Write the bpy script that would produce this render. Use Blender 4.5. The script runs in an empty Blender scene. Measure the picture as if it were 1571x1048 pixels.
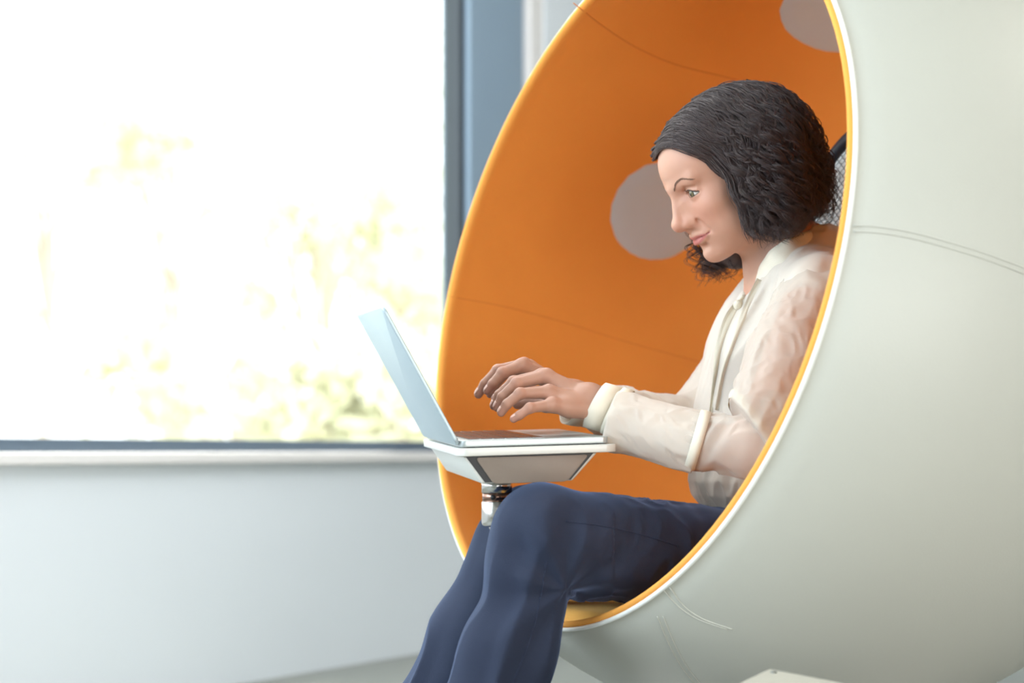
import bpy, bmesh, math, random
import numpy as np
from mathutils import Vector, Matrix

random.seed(7)
rng = np.random.default_rng(7)
SC = bpy.context.scene
COL = SC.collection

# ---------------------------------------------------------------- camera, world, lights, exposure
CAMH = 0.60
cam_d = bpy.data.cameras.new('camera')
cam = bpy.data.objects.new('camera', cam_d)
COL.objects.link(cam)
cam.location = (0, 0, CAMH)
cam.rotation_euler = (math.pi / 2, 0, 0)
cam_d.sensor_width = 36.0
cam_d.lens = 60.0
cam_d.shift_y = 167.0 / 1571.0
cam_d.clip_end = 300
cam_d.dof.use_dof = True
cam_d.dof.focus_distance = 2.26
cam_d.dof.aperture_fstop = 3.0
SC.camera = cam

world = bpy.data.worlds.new('sky')
SC.world = world
world.use_nodes = True
wn = world.node_tree
wn.nodes['Background'].inputs[0].default_value = (0.93, 0.97, 1.0, 1)
wn.nodes['Background'].inputs[1].default_value = 2.6

sun_d = bpy.data.lights.new('sun', 'SUN')
sun = bpy.data.objects.new('sun', sun_d)
COL.objects.link(sun)
sun_d.energy = 6.0
sun_d.angle = math.radians(3)
sun_d.color = (1, 0.95, 0.86)
sun.rotation_euler = (math.radians(35), math.radians(10), math.radians(150))


def area(name, loc, target, size, size_y, power, color):
    d = bpy.data.lights.new(name, 'AREA')
    d.shape = 'RECTANGLE'
    d.size, d.size_y, d.energy, d.color = size, size_y, power, color
    o = bpy.data.objects.new(name, d)
    COL.objects.link(o)
    o.location = loc
    o.rotation_euler = (Vector(target) - Vector(loc)).to_track_quat('-Z', 'Y').to_euler()
    return o


area('fill_behind_camera', (1.7, -1.8, 0.80), (0.3, 2.5, 0.55), 3.0, 1.5, 86, (1, 0.985, 0.95))  # added frontal fill light behind the camera, no window stands there
area('fill_window_wall', (-0.45, 3.5, 2.70), (-0.5, 4.7, 0.1), 2.4, 1.2, 84, (0.97, 0.98, 1.0))  # added fill to brighten the window wall, not a ceiling fixture
area('fill_overhead', (2.4, 2.6, 2.72), (2.2, 2.6, 0), 1.6, 1.6, 22, (1, 0.96, 0.9))  # added overhead fill light, no lamp fixture is modelled
area('window_daylight', (-2.05, 1.3, 1.6), (0.5, 2.4, 0.7), 2.6, 1.8, 60, (0.62, 0.81, 1.0))

vs = SC.view_settings
vs.view_transform = 'Standard'
vs.look = 'None'
vs.gamma = 1.0
vs.use_curve_mapping = False
vs.exposure = 0.34

# ---------------------------------------------------------------- helpers
F, CX, CY = 2618.0, 785.5, 691.0


def at(px, py, Y):
    """world point at distance Y seen at a pixel of the photograph"""
    return np.array([(px - CX) / F * Y, Y, CAMH - (py - CY) / F * Y])


def srgb(r, g, b):
    return tuple((c / 255 / 12.92) if c / 255 <= 0.04045 else ((c / 255 + 0.055) / 1.055) ** 2.4 for c in (r, g, b))


def link(o, parent=None):
    COL.objects.link(o)
    if parent is not None:
        o.parent = parent
    return o


def empty(name, loc, label, cat, group=None):
    o = bpy.data.objects.new(name, None)
    COL.objects.link(o)
    o.location = loc
    o.empty_display_size = 0.1
    o['label'] = label
    o['category'] = cat
    if group:
        o['group'] = group
    return o


def place(o, parent):
    """parent while keeping world-space vertex coordinates (parent has only a location)"""
    if parent is not None:
        base = Vector((0, 0, 0))
        p = parent
        while p is not None:
            base += p.location
            p = p.parent
        o.parent = parent
        o.location = o.location - base
    return o


def mesh_obj(name, verts, faces, mat, parent=None, smooth=True, tint=None):
    me = bpy.data.meshes.new(name)
    v = np.asarray(verts, np.float32)
    if isinstance(faces, np.ndarray):
        k = faces.shape[1]
        me.vertices.add(len(v))
        me.vertices.foreach_set('co', v.ravel())
        me.loops.add(faces.size)
        me.loops.foreach_set('vertex_index', faces.astype(np.int32).ravel())
        me.polygons.add(len(faces))
        me.polygons.foreach_set('loop_start', np.arange(0, faces.size, k, dtype=np.int32))
        me.polygons.foreach_set('loop_total', np.full(len(faces), k, np.int32))
        me.update(calc_edges=True)
        me.validate()
    else:
        me.from_pydata([tuple(map(float, p)) for p in v], [], faces)
        me.update()
    if smooth:
        me.polygons.foreach_set('use_smooth', np.ones(len(me.polygons), bool))
    if tint is not None:
        a = me.color_attributes.new('tint', 'FLOAT_COLOR', 'POINT')
        c = np.ones((len(v), 4), np.float32)
        c[:, :3] = tint
        a.data.foreach_set('color', c.ravel())
    me.materials.append(mat)
    o = bpy.data.objects.new(name, me)
    COL.objects.link(o)
    place(o, parent)
    return o


def bm_obj(name, bm, mat, parent=None, smooth=False, bevel=0, seg=2):
    me = bpy.data.meshes.new(name)
    bmesh.ops.recalc_face_normals(bm, faces=bm.faces)
    if bevel:
        bmesh.ops.bevel(bm, geom=bm.edges[:] , offset=bevel, segments=seg, affect='EDGES', profile=0.5, clamp_overlap=True)
    bm.to_mesh(me)
    bm.free()
    if smooth:
        me.polygons.foreach_set('use_smooth', np.ones(len(me.polygons), bool))
        me.set_sharp_from_angle(angle=math.radians(40))
    me.materials.append(mat)
    o = bpy.data.objects.new(name, me)
    COL.objects.link(o)
    place(o, parent)
    return o


def hexa(bm, p):
    """8 corners: bottom 4 then top 4"""
    vs_ = [bm.verts.new(tuple(map(float, q))) for q in p]
    for f in ((0, 3, 2, 1), (4, 5, 6, 7), (0, 1, 5, 4), (1, 2, 6, 5), (2, 3, 7, 6), (3, 0, 4, 7)):
        bm.faces.new([vs_[i] for i in f])


def obox(bm, o, e1, e2, e3, r1, r2, r3):
    """oriented box, ranges along three axes from origin o"""
    o, e1, e2, e3 = map(np.asarray, (o, e1, e2, e3))
    c = [(r1[i], r2[j]) for i, j in ((0, 0), (1, 0), (1, 1), (0, 1))]
    hexa(bm, [o + e1 * a + e2 * b + e3 * r3[0] for a, b in c] + [o + e1 * a + e2 * b + e3 * r3[1] for a, b in c])


def prism(bm, pts, o, e1, e2, ext, r):
    """polygon in plane e1,e2 extruded along ext over range r"""
    n = len(pts)
    A = [bm.verts.new(tuple(o + e1 * a + e2 * b + ext * r[0])) for a, b in pts]
    B = [bm.verts.new(tuple(o + e1 * a + e2 * b + ext * r[1])) for a, b in pts]
    bm.faces.new(A[::-1])
    bm.faces.new(B)
    for i in range(n):
        bm.faces.new([A[i], A[(i + 1) % n], B[(i + 1) % n], B[i]])


def rounded(x0, x1, y0, y1, r, n=6, skew=None):
    out = []
    for cx, cy, a0 in ((x1 - r, y1 - r, 0), (x0 + r, y1 - r, 90), (x0 + r, y0 + r, 180), (x1 - r, y0 + r, 270)):
        for k in range(n + 1):
            a = math.radians(a0 + 90 * k / n)
            out.append((cx + r * math.cos(a), cy + r * math.sin(a)))
    return out


def catmull(P, n):
    P = np.asarray(P, float)
    t = np.linspace(0, len(P) - 1, n)
    i = np.clip(t.astype(int), 0, len(P) - 2)
    u = (t - i)[:, None]
    Q = np.vstack([2 * P[0] - P[1], P, 2 * P[-1] - P[-2]])
    p0, p1, p2, p3 = Q[i], Q[i + 1], Q[i + 2], Q[i + 3]
    return 0.5 * (2 * p1 + (p2 - p0) * u + (2 * p0 - 5 * p1 + 4 * p2 - p3) * u ** 2 + (3 * p1 - p0 - 3 * p2 + p3) * u ** 3)


def tube(path, rad, sides=8, flat=None, up=(0, 0, 1), cap=True):
    """tube mesh data along path; rad scalar or array; flat: ratio of second radius"""
    P = np.asarray(path, float)
    n = len(P)
    r = np.broadcast_to(np.asarray(rad, float), (n,))
    T = np.gradient(P, axis=0)
    T /= np.linalg.norm(T, axis=1)[:, None] + 1e-12
    up = np.asarray(up, float)
    A = np.cross(T, up)
    bad = np.linalg.norm(A, axis=1) < 1e-3
    A[bad] = np.cross(T[bad], (1, 0.1, 0))
    A /= np.linalg.norm(A, axis=1)[:, None]
    B = np.cross(A, T)
    a = np.linspace(0, 2 * np.pi, sides, endpoint=False)
    fl = 1 if flat is None else flat
    V = P[:, None] + r[:, None, None] * (np.cos(a)[None, :, None] * A[:, None] + fl * np.sin(a)[None, :, None] * B[:, None])
    V = V.reshape(-1, 3)
    fs = []
    for i in range(n - 1):
        for j in range(sides):
            k = (j + 1) % sides
            fs.append((i * sides + j, i * sides + k, (i + 1) * sides + k, (i + 1) * sides + j))
    if cap:
        fs.append(tuple(range(sides))[::-1])
        fs.append(tuple(range((n - 1) * sides, n * sides)))
    return V, fs


def merge(parts):
    V, Fs, o = [], [], 0
    for v, f in parts:
        V.append(v)
        Fs += [tuple(i + o for i in q) for q in f]
        o += len(v)
    return np.vstack(V), Fs


def lathe(prof, o, ax, u, v, seg=48):
    """profile list of (radius, height) revolved about ax through o"""
    o, ax, u, v = map(np.asarray, (o, ax, u, v))
    a = np.linspace(0, 2 * np.pi, seg, endpoint=False)
    ring = np.cos(a)[:, None] * u + np.sin(a)[:, None] * v
    V = np.concatenate([o + ax * h + ring * r for r, h in prof])
    fs = []
    for i in range(len(prof) - 1):
        for j in range(seg):
            k = (j + 1) % seg
            fs.append((i * seg + j, i * seg + k, (i + 1) * seg + k, (i + 1) * seg + j))
    return V, fs


# ---------------------------------------------------------------- materials
def mat(name, color, rough=0.5, metal=0.0, spec=0.5, noise=0.0, nscale=20, bump=0.0, bscale=200, sheen=0.0,
        sheen_c=(1, 1, 1), sss=0.0, alpha=None, coat=0.0, tint=False, color2=None, stretch=None, emis=None):
    m = bpy.data.materials.new(name)
    m.use_nodes = True
    nt = m.node_tree
    b = nt.nodes['Principled BSDF']
    b.inputs['Roughness'].default_value = rough
    b.inputs['Metallic'].default_value = metal
    b.inputs['Specular IOR Level'].default_value = spec
    b.inputs['Coat Weight'].default_value = coat
    b.inputs['Base Color'].default_value = (*color, 1)
    if sheen:
        b.inputs['Sheen Weight'].default_value = sheen
        b.inputs['Sheen Tint'].default_value = (*sheen_c, 1)
        b.inputs['Sheen Roughness'].default_value = 0.4
    if sss:
        b.inputs['Subsurface Weight'].default_value = sss
        b.inputs['Subsurface Radius'].default_value = (1, 0.35, 0.2)
        b.inputs['Subsurface Scale'].default_value = 0.008
    if emis:
        b.inputs['Emission Color'].default_value = (*emis[0], 1)
        b.inputs['Emission Strength'].default_value = emis[1]
    tc = nt.nodes.new('ShaderNodeTexCoord')
    src = tc.outputs['Object']
    if stretch:
        mp = nt.nodes.new('ShaderNodeMapping')
        mp.inputs['Scale'].default_value = stretch
        nt.links.new(src, mp.inputs[0])
        src = mp.outputs[0]
    out = None
    if noise or color2:
        nz = nt.nodes.new('ShaderNodeTexNoise')
        nz.inputs['Scale'].default_value = nscale
        nz.inputs['Detail'].default_value = 5
        nt.links.new(src, nz.inputs['Vector'])
        mx = nt.nodes.new('ShaderNodeMix')
        mx.data_type = 'RGBA'
        c2 = color2 or tuple(c * (1 - noise) for c in color)
        c1 = color if color2 else tuple(min(1, c * (1 + noise)) for c in color)
        mx.inputs[6].default_value = (*c1, 1)
        mx.inputs[7].default_value = (*c2, 1)
        nt.links.new(nz.outputs['Fac'], mx.inputs[0])
        out = mx.outputs[2]
    if tint:
        at_ = nt.nodes.new('ShaderNodeAttribute')
        at_.attribute_name = 'tint'
        if out is None:
            out = at_.outputs['Color']
        else:
            ml = nt.nodes.new('ShaderNodeMix')
            ml.data_type = 'RGBA'
            ml.blend_type = 'MULTIPLY'
            ml.inputs[0].default_value = 1
            nt.links.new(out, ml.inputs[6])
            nt.links.new(at_.outputs['Color'], ml.inputs[7])
            out = ml.outputs[2]
    if out is not None:
        nt.links.new(out, b.inputs['Base Color'])
    if bump:
        nb = nt.nodes.new('ShaderNodeTexNoise')
        nb.inputs['Scale'].default_value = bscale
        nb.inputs['Detail'].default_value = 3
        nt.links.new(src, nb.inputs['Vector'])
        bp = nt.nodes.new('ShaderNodeBump')
        bp.inputs['Strength'].default_value = bump
        bp.inputs['Distance'].default_value = 0.002
        nt.links.new(nb.outputs['Fac'], bp.inputs['Height'])
        nt.links.new(bp.outputs['Normal'], b.inputs['Normal'])
    if alpha is not None:
        b.inputs['Alpha'].default_value = alpha
    return m


M = {}
M['wall'] = mat('wall_paint', srgb(226, 231, 236), 0.8, noise=0.02, nscale=3, bump=0.1, bscale=150)
M['sill'] = mat('sill_white', srgb(232, 228, 226), 0.5, noise=0.02, nscale=5)
M['frame'] = mat('frame_grey', srgb(136, 156, 174), 0.45, noise=0.03, nscale=4)
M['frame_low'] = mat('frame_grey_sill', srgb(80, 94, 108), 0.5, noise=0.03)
M['gasket'] = mat('gasket_dark', srgb(48, 56, 64), 0.6, noise=0.05)
M['floor'] = mat('floor_grey', srgb(120, 122, 114), 0.35, noise=0.06, nscale=2.5, bump=0.05, bscale=60)
M['ceiling'] = mat('ceiling_white', srgb(238, 238, 235), 0.9, noise=0.01)
M['leather'] = mat('shell_leather', srgb(196, 195, 185), 0.42, noise=0.015, nscale=6, bump=0.08, bscale=420, spec=0.4)
M['piping'] = mat('piping_white', srgb(245, 245, 240), 0.4, noise=0.01)
M['suede'] = mat('orange_suede', (0.96, 0.405, 0.086), 0.85, noise=0.07, nscale=7, bump=0.25, bscale=260, spec=0.15, sheen=0.25, sheen_c=(1, 0.62, 0.28))
M['seat'] = mat('seat_suede', (0.84, 0.42, 0.10), 0.85, noise=0.06, nscale=9, bump=0.25, bscale=260, spec=0.15, sheen=0.2, sheen_c=(1, 0.8, 0.4))
M['seam'] = mat('seam_orange', (0.74, 0.27, 0.05), 0.8, noise=0.05)
M['disc'] = mat('speaker_cloth', srgb(208, 224, 234), 0.8, noise=0.02, nscale=30, bump=0.15, bscale=500)
M['net'] = mat('net_black', srgb(38, 40, 50), 0.6, noise=0.05)
M['backing'] = mat('headrest_backing', srgb(246, 248, 246), 0.7, noise=0.02)
M['alu'] = mat('laptop_aluminium', srgb(184, 190, 190), 0.38, metal=0.55, noise=0.015, nscale=40)
M['lid'] = mat('laptop_lid', srgb(176, 190, 196), 0.42, metal=0.35, noise=0.01, nscale=30)
M['key'] = mat('key_black', srgb(58, 46, 46), 0.35, noise=0.05, coat=0.3)
M['screen'] = mat('screen_glass', srgb(14, 16, 22), 0.12, noise=0.02, coat=0.5)
M['tray'] = mat('tray_white', srgb(214, 212, 204), 0.32, noise=0.01, coat=0.2)
M['recess'] = mat('recess_black', srgb(20, 20, 22), 0.5, noise=0.05)
M['panel'] = mat('panel_taupe', srgb(134, 120, 108), 0.5, noise=0.02, bump=0.05, bscale=400)
M['chrome'] = mat('chrome_satin', srgb(214, 210, 206), 0.16, metal=1.0, noise=0.02)
M['skin'] = mat('skin', (1, 1, 1), 0.48, tint=True, noise=0.035, nscale=60, sss=0.12, bump=0.05, bscale=500, spec=0.35)
M['trouser'] = mat('navy_twill', (0.025, 0.031, 0.056), 0.8, noise=0.08, nscale=40, bump=0.2, bscale=900, sheen=0.4, sheen_c=(0.35, 0.5, 0.9), spec=0.2)
M['hair'] = mat('dark_brown_hair', (0.062, 0.040, 0.037), 0.42, noise=0.35, nscale=45, spec=0.4)
M['eye_white'] = mat('eye_white', srgb(222, 214, 208), 0.15, tint=True, coat=0.6)
M['lash'] = mat('lash_dark', srgb(44, 32, 30), 0.6, noise=0.05)
M['brow'] = mat('brow_brown', srgb(128, 94, 76), 0.7, noise=0.1)
M['nail'] = mat('nail_pale', srgb(226, 178, 160), 0.3, noise=0.02, coat=0.15)
M['shoe'] = mat('shoe_black', srgb(34, 32, 36), 0.3, noise=0.05)
M['tie'] = mat('tie_cream', srgb(222, 211, 190), 0.7, noise=0.02, nscale=60, bump=0.15, bscale=700)
M['collar'] = mat('collar_cream', srgb(226, 214, 194), 0.7, noise=0.02, nscale=60, bump=0.15, bscale=700)
M['box'] = mat('box_white', srgb(178, 172, 158), 0.5, noise=0.01)
M['metal_dark'] = mat('screw_metal', srgb(120, 122, 118), 0.3, metal=0.8, noise=0.02)
M['leaf'] = mat('leaf_green', srgb(216, 222, 186), 0.6, noise=0.3, nscale=0.9, color2=srgb(230, 222, 204))
M['bark'] = mat('bark', srgb(196, 186, 172), 0.9, noise=0.2)
M['ground'] = mat('ground_gravel', srgb(214, 210, 196), 0.95, noise=0.1)
M['teal'] = mat('teal_paint', srgb(40, 128, 136), 0.5, noise=0.05)


def cloth(name, col, op, tr):
    """thin woven cloth: diffuse + translucent, a share of it see-through"""
    m = bpy.data.materials.new(name)
    m.use_nodes = True
    nt = m.node_tree
    nt.nodes.clear()
    o = nt.nodes.new('ShaderNodeOutputMaterial')
    d = nt.nodes.new('ShaderNodeBsdfPrincipled')
    d.inputs['Roughness'].default_value = 0.6
    d.inputs['Specular IOR Level'].default_value = 0.25
    d.inputs['Sheen Weight'].default_value = 0.25
    t = nt.nodes.new('ShaderNodeBsdfTranslucent')
    p = nt.nodes.new('ShaderNodeBsdfTransparent')
    n = nt.nodes.new('ShaderNodeTexNoise')
    n.inputs['Scale'].default_value = 90
    tc = nt.nodes.new('ShaderNodeTexCoord')
    nt.links.new(tc.outputs['Object'], n.inputs['Vector'])
    cr = nt.nodes.new('ShaderNodeMix')
    cr.data_type = 'RGBA'
    cr.inputs[6].default_value = (*col, 1)
    cr.inputs[7].default_value = (*[c * 0.95 for c in col], 1)
    nt.links.new(n.outputs['Fac'], cr.inputs[0])
    nt.links.new(cr.outputs[2], d.inputs['Base Color'])
    nt.links.new(cr.outputs[2], t.inputs['Color'])
    m1 = nt.nodes.new('ShaderNodeMixShader')
    m1.inputs[0].default_value = tr
    nt.links.new(d.outputs[0], m1.inputs[1])
    nt.links.new(t.outputs[0], m1.inputs[2])
    m2 = nt.nodes.new('ShaderNodeMixShader')
    oa = nt.nodes.new('ShaderNodeAttribute')
    oa.attribute_name = 'tint'
    inv = nt.nodes.new('ShaderNodeMath')
    inv.operation = 'SUBTRACT'
    inv.inputs[0].default_value = 1.0
    nt.links.new(oa.outputs['Fac'], inv.inputs[1])
    nt.links.new(inv.outputs[0], m2.inputs[0])
    nt.links.new(m1.outputs[0], m2.inputs[1])
    nt.links.new(p.outputs[0], m2.inputs[2])
    bp = nt.nodes.new('ShaderNodeBump')
    bp.inputs['Strength'].default_value = 0.1
    bp.inputs['Distance'].default_value = 0.001
    n2 = nt.nodes.new('ShaderNodeTexNoise')
    n2.inputs['Scale'].default_value = 700
    nt.links.new(tc.outputs['Object'], n2.inputs['Vector'])
    nt.links.new(n2.outputs['Fac'], bp.inputs['Height'])
    nt.links.new(bp.outputs['Normal'], d.inputs['Normal'])
    nt.links.new(m2.outputs[0], o.inputs[0])
    return m




M['cloth'] = cloth('blouse_silk', srgb(234, 221, 207), 0.93, 0.15)


def glass():
    m = bpy.data.materials.new('window_glass')
    m.use_nodes = True
    nt = m.node_tree
    nt.nodes.clear()
    o = nt.nodes.new('ShaderNodeOutputMaterial')
    g = nt.nodes.new('ShaderNodeBsdfGlossy')
    g.inputs['Roughness'].default_value = 0.02
    t = nt.nodes.new('ShaderNodeBsdfTransparent')
    t.inputs[0].default_value = (0.97, 0.99, 0.98, 1)
    mx = nt.nodes.new('ShaderNodeMixShader')
    mx.inputs[0].default_value = 0.05
    nt.links.new(t.outputs[0], mx.inputs[1])
    nt.links.new(g.outputs[0], mx.inputs[2])
    nt.links.new(mx.outputs[0], o.inputs[0])
    return m


M['glass'] = glass()

# ---------------------------------------------------------------- implicit surface engine
f32 = np.float32


def V3(*a):
    return np.array(a, f32)


def rc(P, a, b, ra, rb):
    a, b = np.asarray(a, f32), np.asarray(b, f32)
    ab = b - a
    h = np.clip(((P - a) @ ab) / (ab @ ab), 0, 1)
    q = P - a - h[:, None] * ab
    return np.sqrt(np.einsum('ij,ij->i', q, q)) - (ra + (rb - ra) * h).astype(f32)


def sph(P, c, r):
    q = P - np.asarray(c, f32)
    return np.sqrt(np.einsum('ij,ij->i', q, q)) - f32(r)


def ell(P, c, r, R=None):
    q = P - np.asarray(c, f32)
    if R is not None:
        q = q @ np.asarray(R, f32).T
    r = np.asarray(r, f32)
    a = q / r
    k0 = np.sqrt(np.einsum('ij,ij->i', a, a)) + 1e-9
    b = a / r
    k1 = np.sqrt(np.einsum('ij,ij->i', b, b)) + 1e-9
    return k0 * (k0 - 1) / k1


def smin(a, b, k):
    h = np.maximum(k - np.abs(a - b), 0) / k
    return np.minimum(a, b) - h * h * f32(k * 0.25)


def smax(a, b, k):
    return -smin(-a, -b, k)


def chain(P, pts, rs, k=0.006):
    d = None
    for i in range(len(pts) - 1):
        e = rc(P, pts[i], pts[i + 1], rs[i], rs[i + 1])
        d = e if d is None else np.minimum(d, e) if k == 0 else smin(d, e, k)
    return d


def vnoise(P, scale, seed=0):
    q = P * scale + seed * 17.13
    i = np.floor(q).astype(np.int64)
    f = (q - i).astype(f32)
    f = f * f * (3 - 2 * f)

    def h(x, y, z):
        n = (x * 374761393 + y * 668265263 + z * 2147483647 + seed * 97) & 0xffffffff
        n = ((n ^ (n >> 13)) * 1274126177) & 0xffffffff
        return ((n ^ (n >> 16)) & 0xffff).astype(f32) / 65535.0
    r = 0
    for dx in (0, 1):
        for dy in (0, 1):
            for dz in (0, 1):
                w = (f[:, 0] if dx else 1 - f[:, 0]) * (f[:, 1] if dy else 1 - f[:, 1]) * (f[:, 2] if dz else 1 - f[:, 2])
                r = r + w * h(i[:, 0] + dx, i[:, 1] + dy, i[:, 2] + dz)
    return r * 2 - 1


def nets(f, lo, hi, s, lip=1.6, project=True):
    lo, hi = np.asarray(lo, float), np.asarray(hi, float)
    K = 4
    nc = np.ceil((hi - lo) / (s * K)).astype(int)
    g = np.stack(np.meshgrid(*[np.arange(n) for n in nc], indexing='ij'), -1).reshape(-1, 3)
    C = (lo + (g + 0.5) * s * K).astype(f32)
    d = f(C)
    act = g[np.abs(d) < s * K * 0.87 * lip + 0.001]
    n = nc * K + 1
    D = np.ones(tuple(n), f32)
    mk = np.zeros(tuple(n), bool)
    rg = np.arange(K + 1)
    off = np.stack(np.meshgrid(rg, rg, rg, indexing='ij'), -1).reshape(-1, 3)
    for o_ in off:
        q = act * K + o_
        mk[q[:, 0], q[:, 1], q[:, 2]] = True
    idx = np.argwhere(mk)
    P = (lo + idx * s).astype(f32)
    val = np.concatenate([f(P[i:i + 400000]) for i in range(0, len(P), 400000)])
    D[idx[:, 0], idx[:, 1], idx[:, 2]] = val
    S = D < 0
    sl = lambda A, o_: A[o_[0]:n[0] - 1 + o_[0], o_[1]:n[1] - 1 + o_[1], o_[2]:n[2] - 1 + o_[2]]
    cs = [(x, y, z) for x in (0, 1) for y in (0, 1) for z in (0, 1)]
    anyS = np.zeros(tuple(n - 1), bool)
    allS = np.ones(tuple(n - 1), bool)
    ok = np.ones(tuple(n - 1), bool)
    for c in cs:
        t = sl(S, c)
        anyS |= t
        allS &= t
        ok &= sl(mk, c)
    cell = anyS & ~allS & ok
    ci = np.argwhere(cell)
    vid = np.full(tuple(n - 1), -1, np.int64)
    vid[ci[:, 0], ci[:, 1], ci[:, 2]] = np.arange(len(ci))
    acc = np.zeros((len(ci), 3))
    cnt = np.zeros(len(ci))
    for c0 in cs:
        for ax in range(3):
            if c0[ax]:
                continue
            c1 = list(c0)
            c1[ax] = 1
            a = ci + c0
            b = ci + c1
            da = D[a[:, 0], a[:, 1], a[:, 2]]
            db = D[b[:, 0], b[:, 1], b[:, 2]]
            x = (da < 0) != (db < 0)
            t = np.where(x, da / np.where(x, da - db, 1), 0)
            p = a + 0.0
            p[:, ax] += t
            acc[x] += p[x]
            cnt[x] += 1
    V = lo + acc / cnt[:, None] * s
    faces = []
    for ax in range(3):
        o1, o2 = (ax + 1) % 3, (ax + 2) % 3
        n1 = list(n)
        n1[ax] -= 1
        s0 = [slice(None)] * 3
        s1 = [slice(None)] * 3
        s0[ax] = slice(0, n[ax] - 1)
        s1[ax] = slice(1, n[ax])
        A, B = S[tuple(s0)], S[tuple(s1)]
        e = np.argwhere(A != B)
        e = e[(e[:, o1] > 0) & (e[:, o2] > 0) & (e[:, o1] < n[o1] - 1) & (e[:, o2] < n[o2] - 1)]
        u1 = np.zeros(3, int)
        u1[o1] = 1
        u2 = np.zeros(3, int)
        u2[o2] = 1
        q = [e - u1 - u2, e - u2, e, e - u1]
        q = np.stack([vid[c[:, 0], c[:, 1], c[:, 2]] for c in q], 1)
        sg = A[e[:, 0], e[:, 1], e[:, 2]]
        q[~sg] = q[~sg][:, ::-1]
        faces.append(q[(q >= 0).all(1)])
    Fc = np.concatenate(faces)
    V = V.astype(f32)
    if project:
        h = f32(s * 0.5)
        for _ in range(2):
            d0 = f(V)
            G = np.stack([(f(V + h * np.eye(3, dtype=f32)[k]) - d0) / h for k in range(3)], 1)
            st = d0 / (np.einsum('ij,ij->i', G, G) + 0.05)
            st = np.clip(st, -s, s)
            V = V - (st[:, None] * G).astype(f32)
    return V, Fc


def joinm(parts):
    V, Fs, o = [], [], 0
    for v, f in parts:
        V.append(v)
        Fs.append(f + o)
        o += len(v)
    return np.concatenate(V), np.concatenate(Fs)

# ---------------------------------------------------------------- the room
P0 = np.array([-0.297, 5.003, 0.0])
WD = np.array([0.543, 0.840, 0.0])
WD /= np.linalg.norm(WD)
WN = np.array([WD[1], -WD[0], 0.0])
UZ = np.array([0, 0, 1.0])


def wallbox(name, t, off, z, m, bevel=0.0, kind='structure', parent=None):
    bm = bmesh.new()
    obox(bm, P0, WD, WN, UZ, t, off, z)
    o = bm_obj(name, bm, m, parent, bevel=bevel)
    if kind and parent is None:
        o['kind'] = kind
    return o


ZS0, ZS1, ZF = 0.567, 0.5955, 0.627
wallbox('floor', (-8, 4), (-0.2, 7), (-0.1, 0), M['floor'])
wallbox('ceiling', (-8, 4), (-0.2, 7), (2.75, 2.85), M['ceiling'])
wallbox('wall_window_side', (-8, 4.0), (-0.2, 0), (0, ZS0), M['wall'])
wallbox('wall_window_side_upper', (-8, 4.0), (-0.2, 0), (2.55, 2.75), M['wall'])
wallbox('wall_window_side_pier', (0.745, 4.0), (-0.2, 0), (ZS1, 2.55), M['wall'])
wallbox('wall_left', (-8.15, -8), (-0.2, 7), (0, 2.75), M['wall'])
wallbox('wall_right', (4, 4.15), (-0.2, 7), (0, 2.75), M['wall'])
wallbox('wall_back', (-8, 4), (7, 7.15), (0, 2.75), M['wall'])
wallbox('trim_1', (-8, 4), (-0.18, 0.022), (ZS0, ZS1), M['sill'], 0.004)
wallbox('trim_2', (0.665, 0.745), (-0.18, -0.004), (ZS1, 2.55), M['sill'], 0.003)

win = bpy.data.objects.new('window_1', None)
COL.objects.link(win)
win['kind'] = 'structure'
win.location = P0 + WD * -3
wallbox('window_frame', (-8, 0.33), (-0.09, -0.02), (ZS1, ZF), M['frame_low'], 0.003, parent=win)
wallbox('window_post', (0.325, 0.61), (-0.12, -0.012), (ZS1, 2.55), M['frame'], 0.004, parent=win)
wallbox('window_post_return', (0.61, 0.665), (-0.12, -0.03), (ZS1, 2.55), M['frame'], 0.003, parent=win)
wallbox('gasket', (0.296, 0.325), (-0.09, -0.03), (ZF, 2.5), M['gasket'], 0.002, parent=win)
wallbox('window_head', (-8, 0.33), (-0.09, -0.02), (2.5, 2.55), M['frame'], 0.003, parent=win)
wallbox('pane', (-8, 0.31), (-0.062, -0.056), (ZF - 0.005, 2.51), M['glass'], parent=win)

# ---------------------------------------------------------------- outside the window
bm = bmesh.new()
obox(bm, P0, WD, WN, UZ, (-60, 60), (-70, -0.2), (-0.6, -0.5))
g = bm_obj('ground', bm, M['ground'])
g['kind'] = 'structure'


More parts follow.
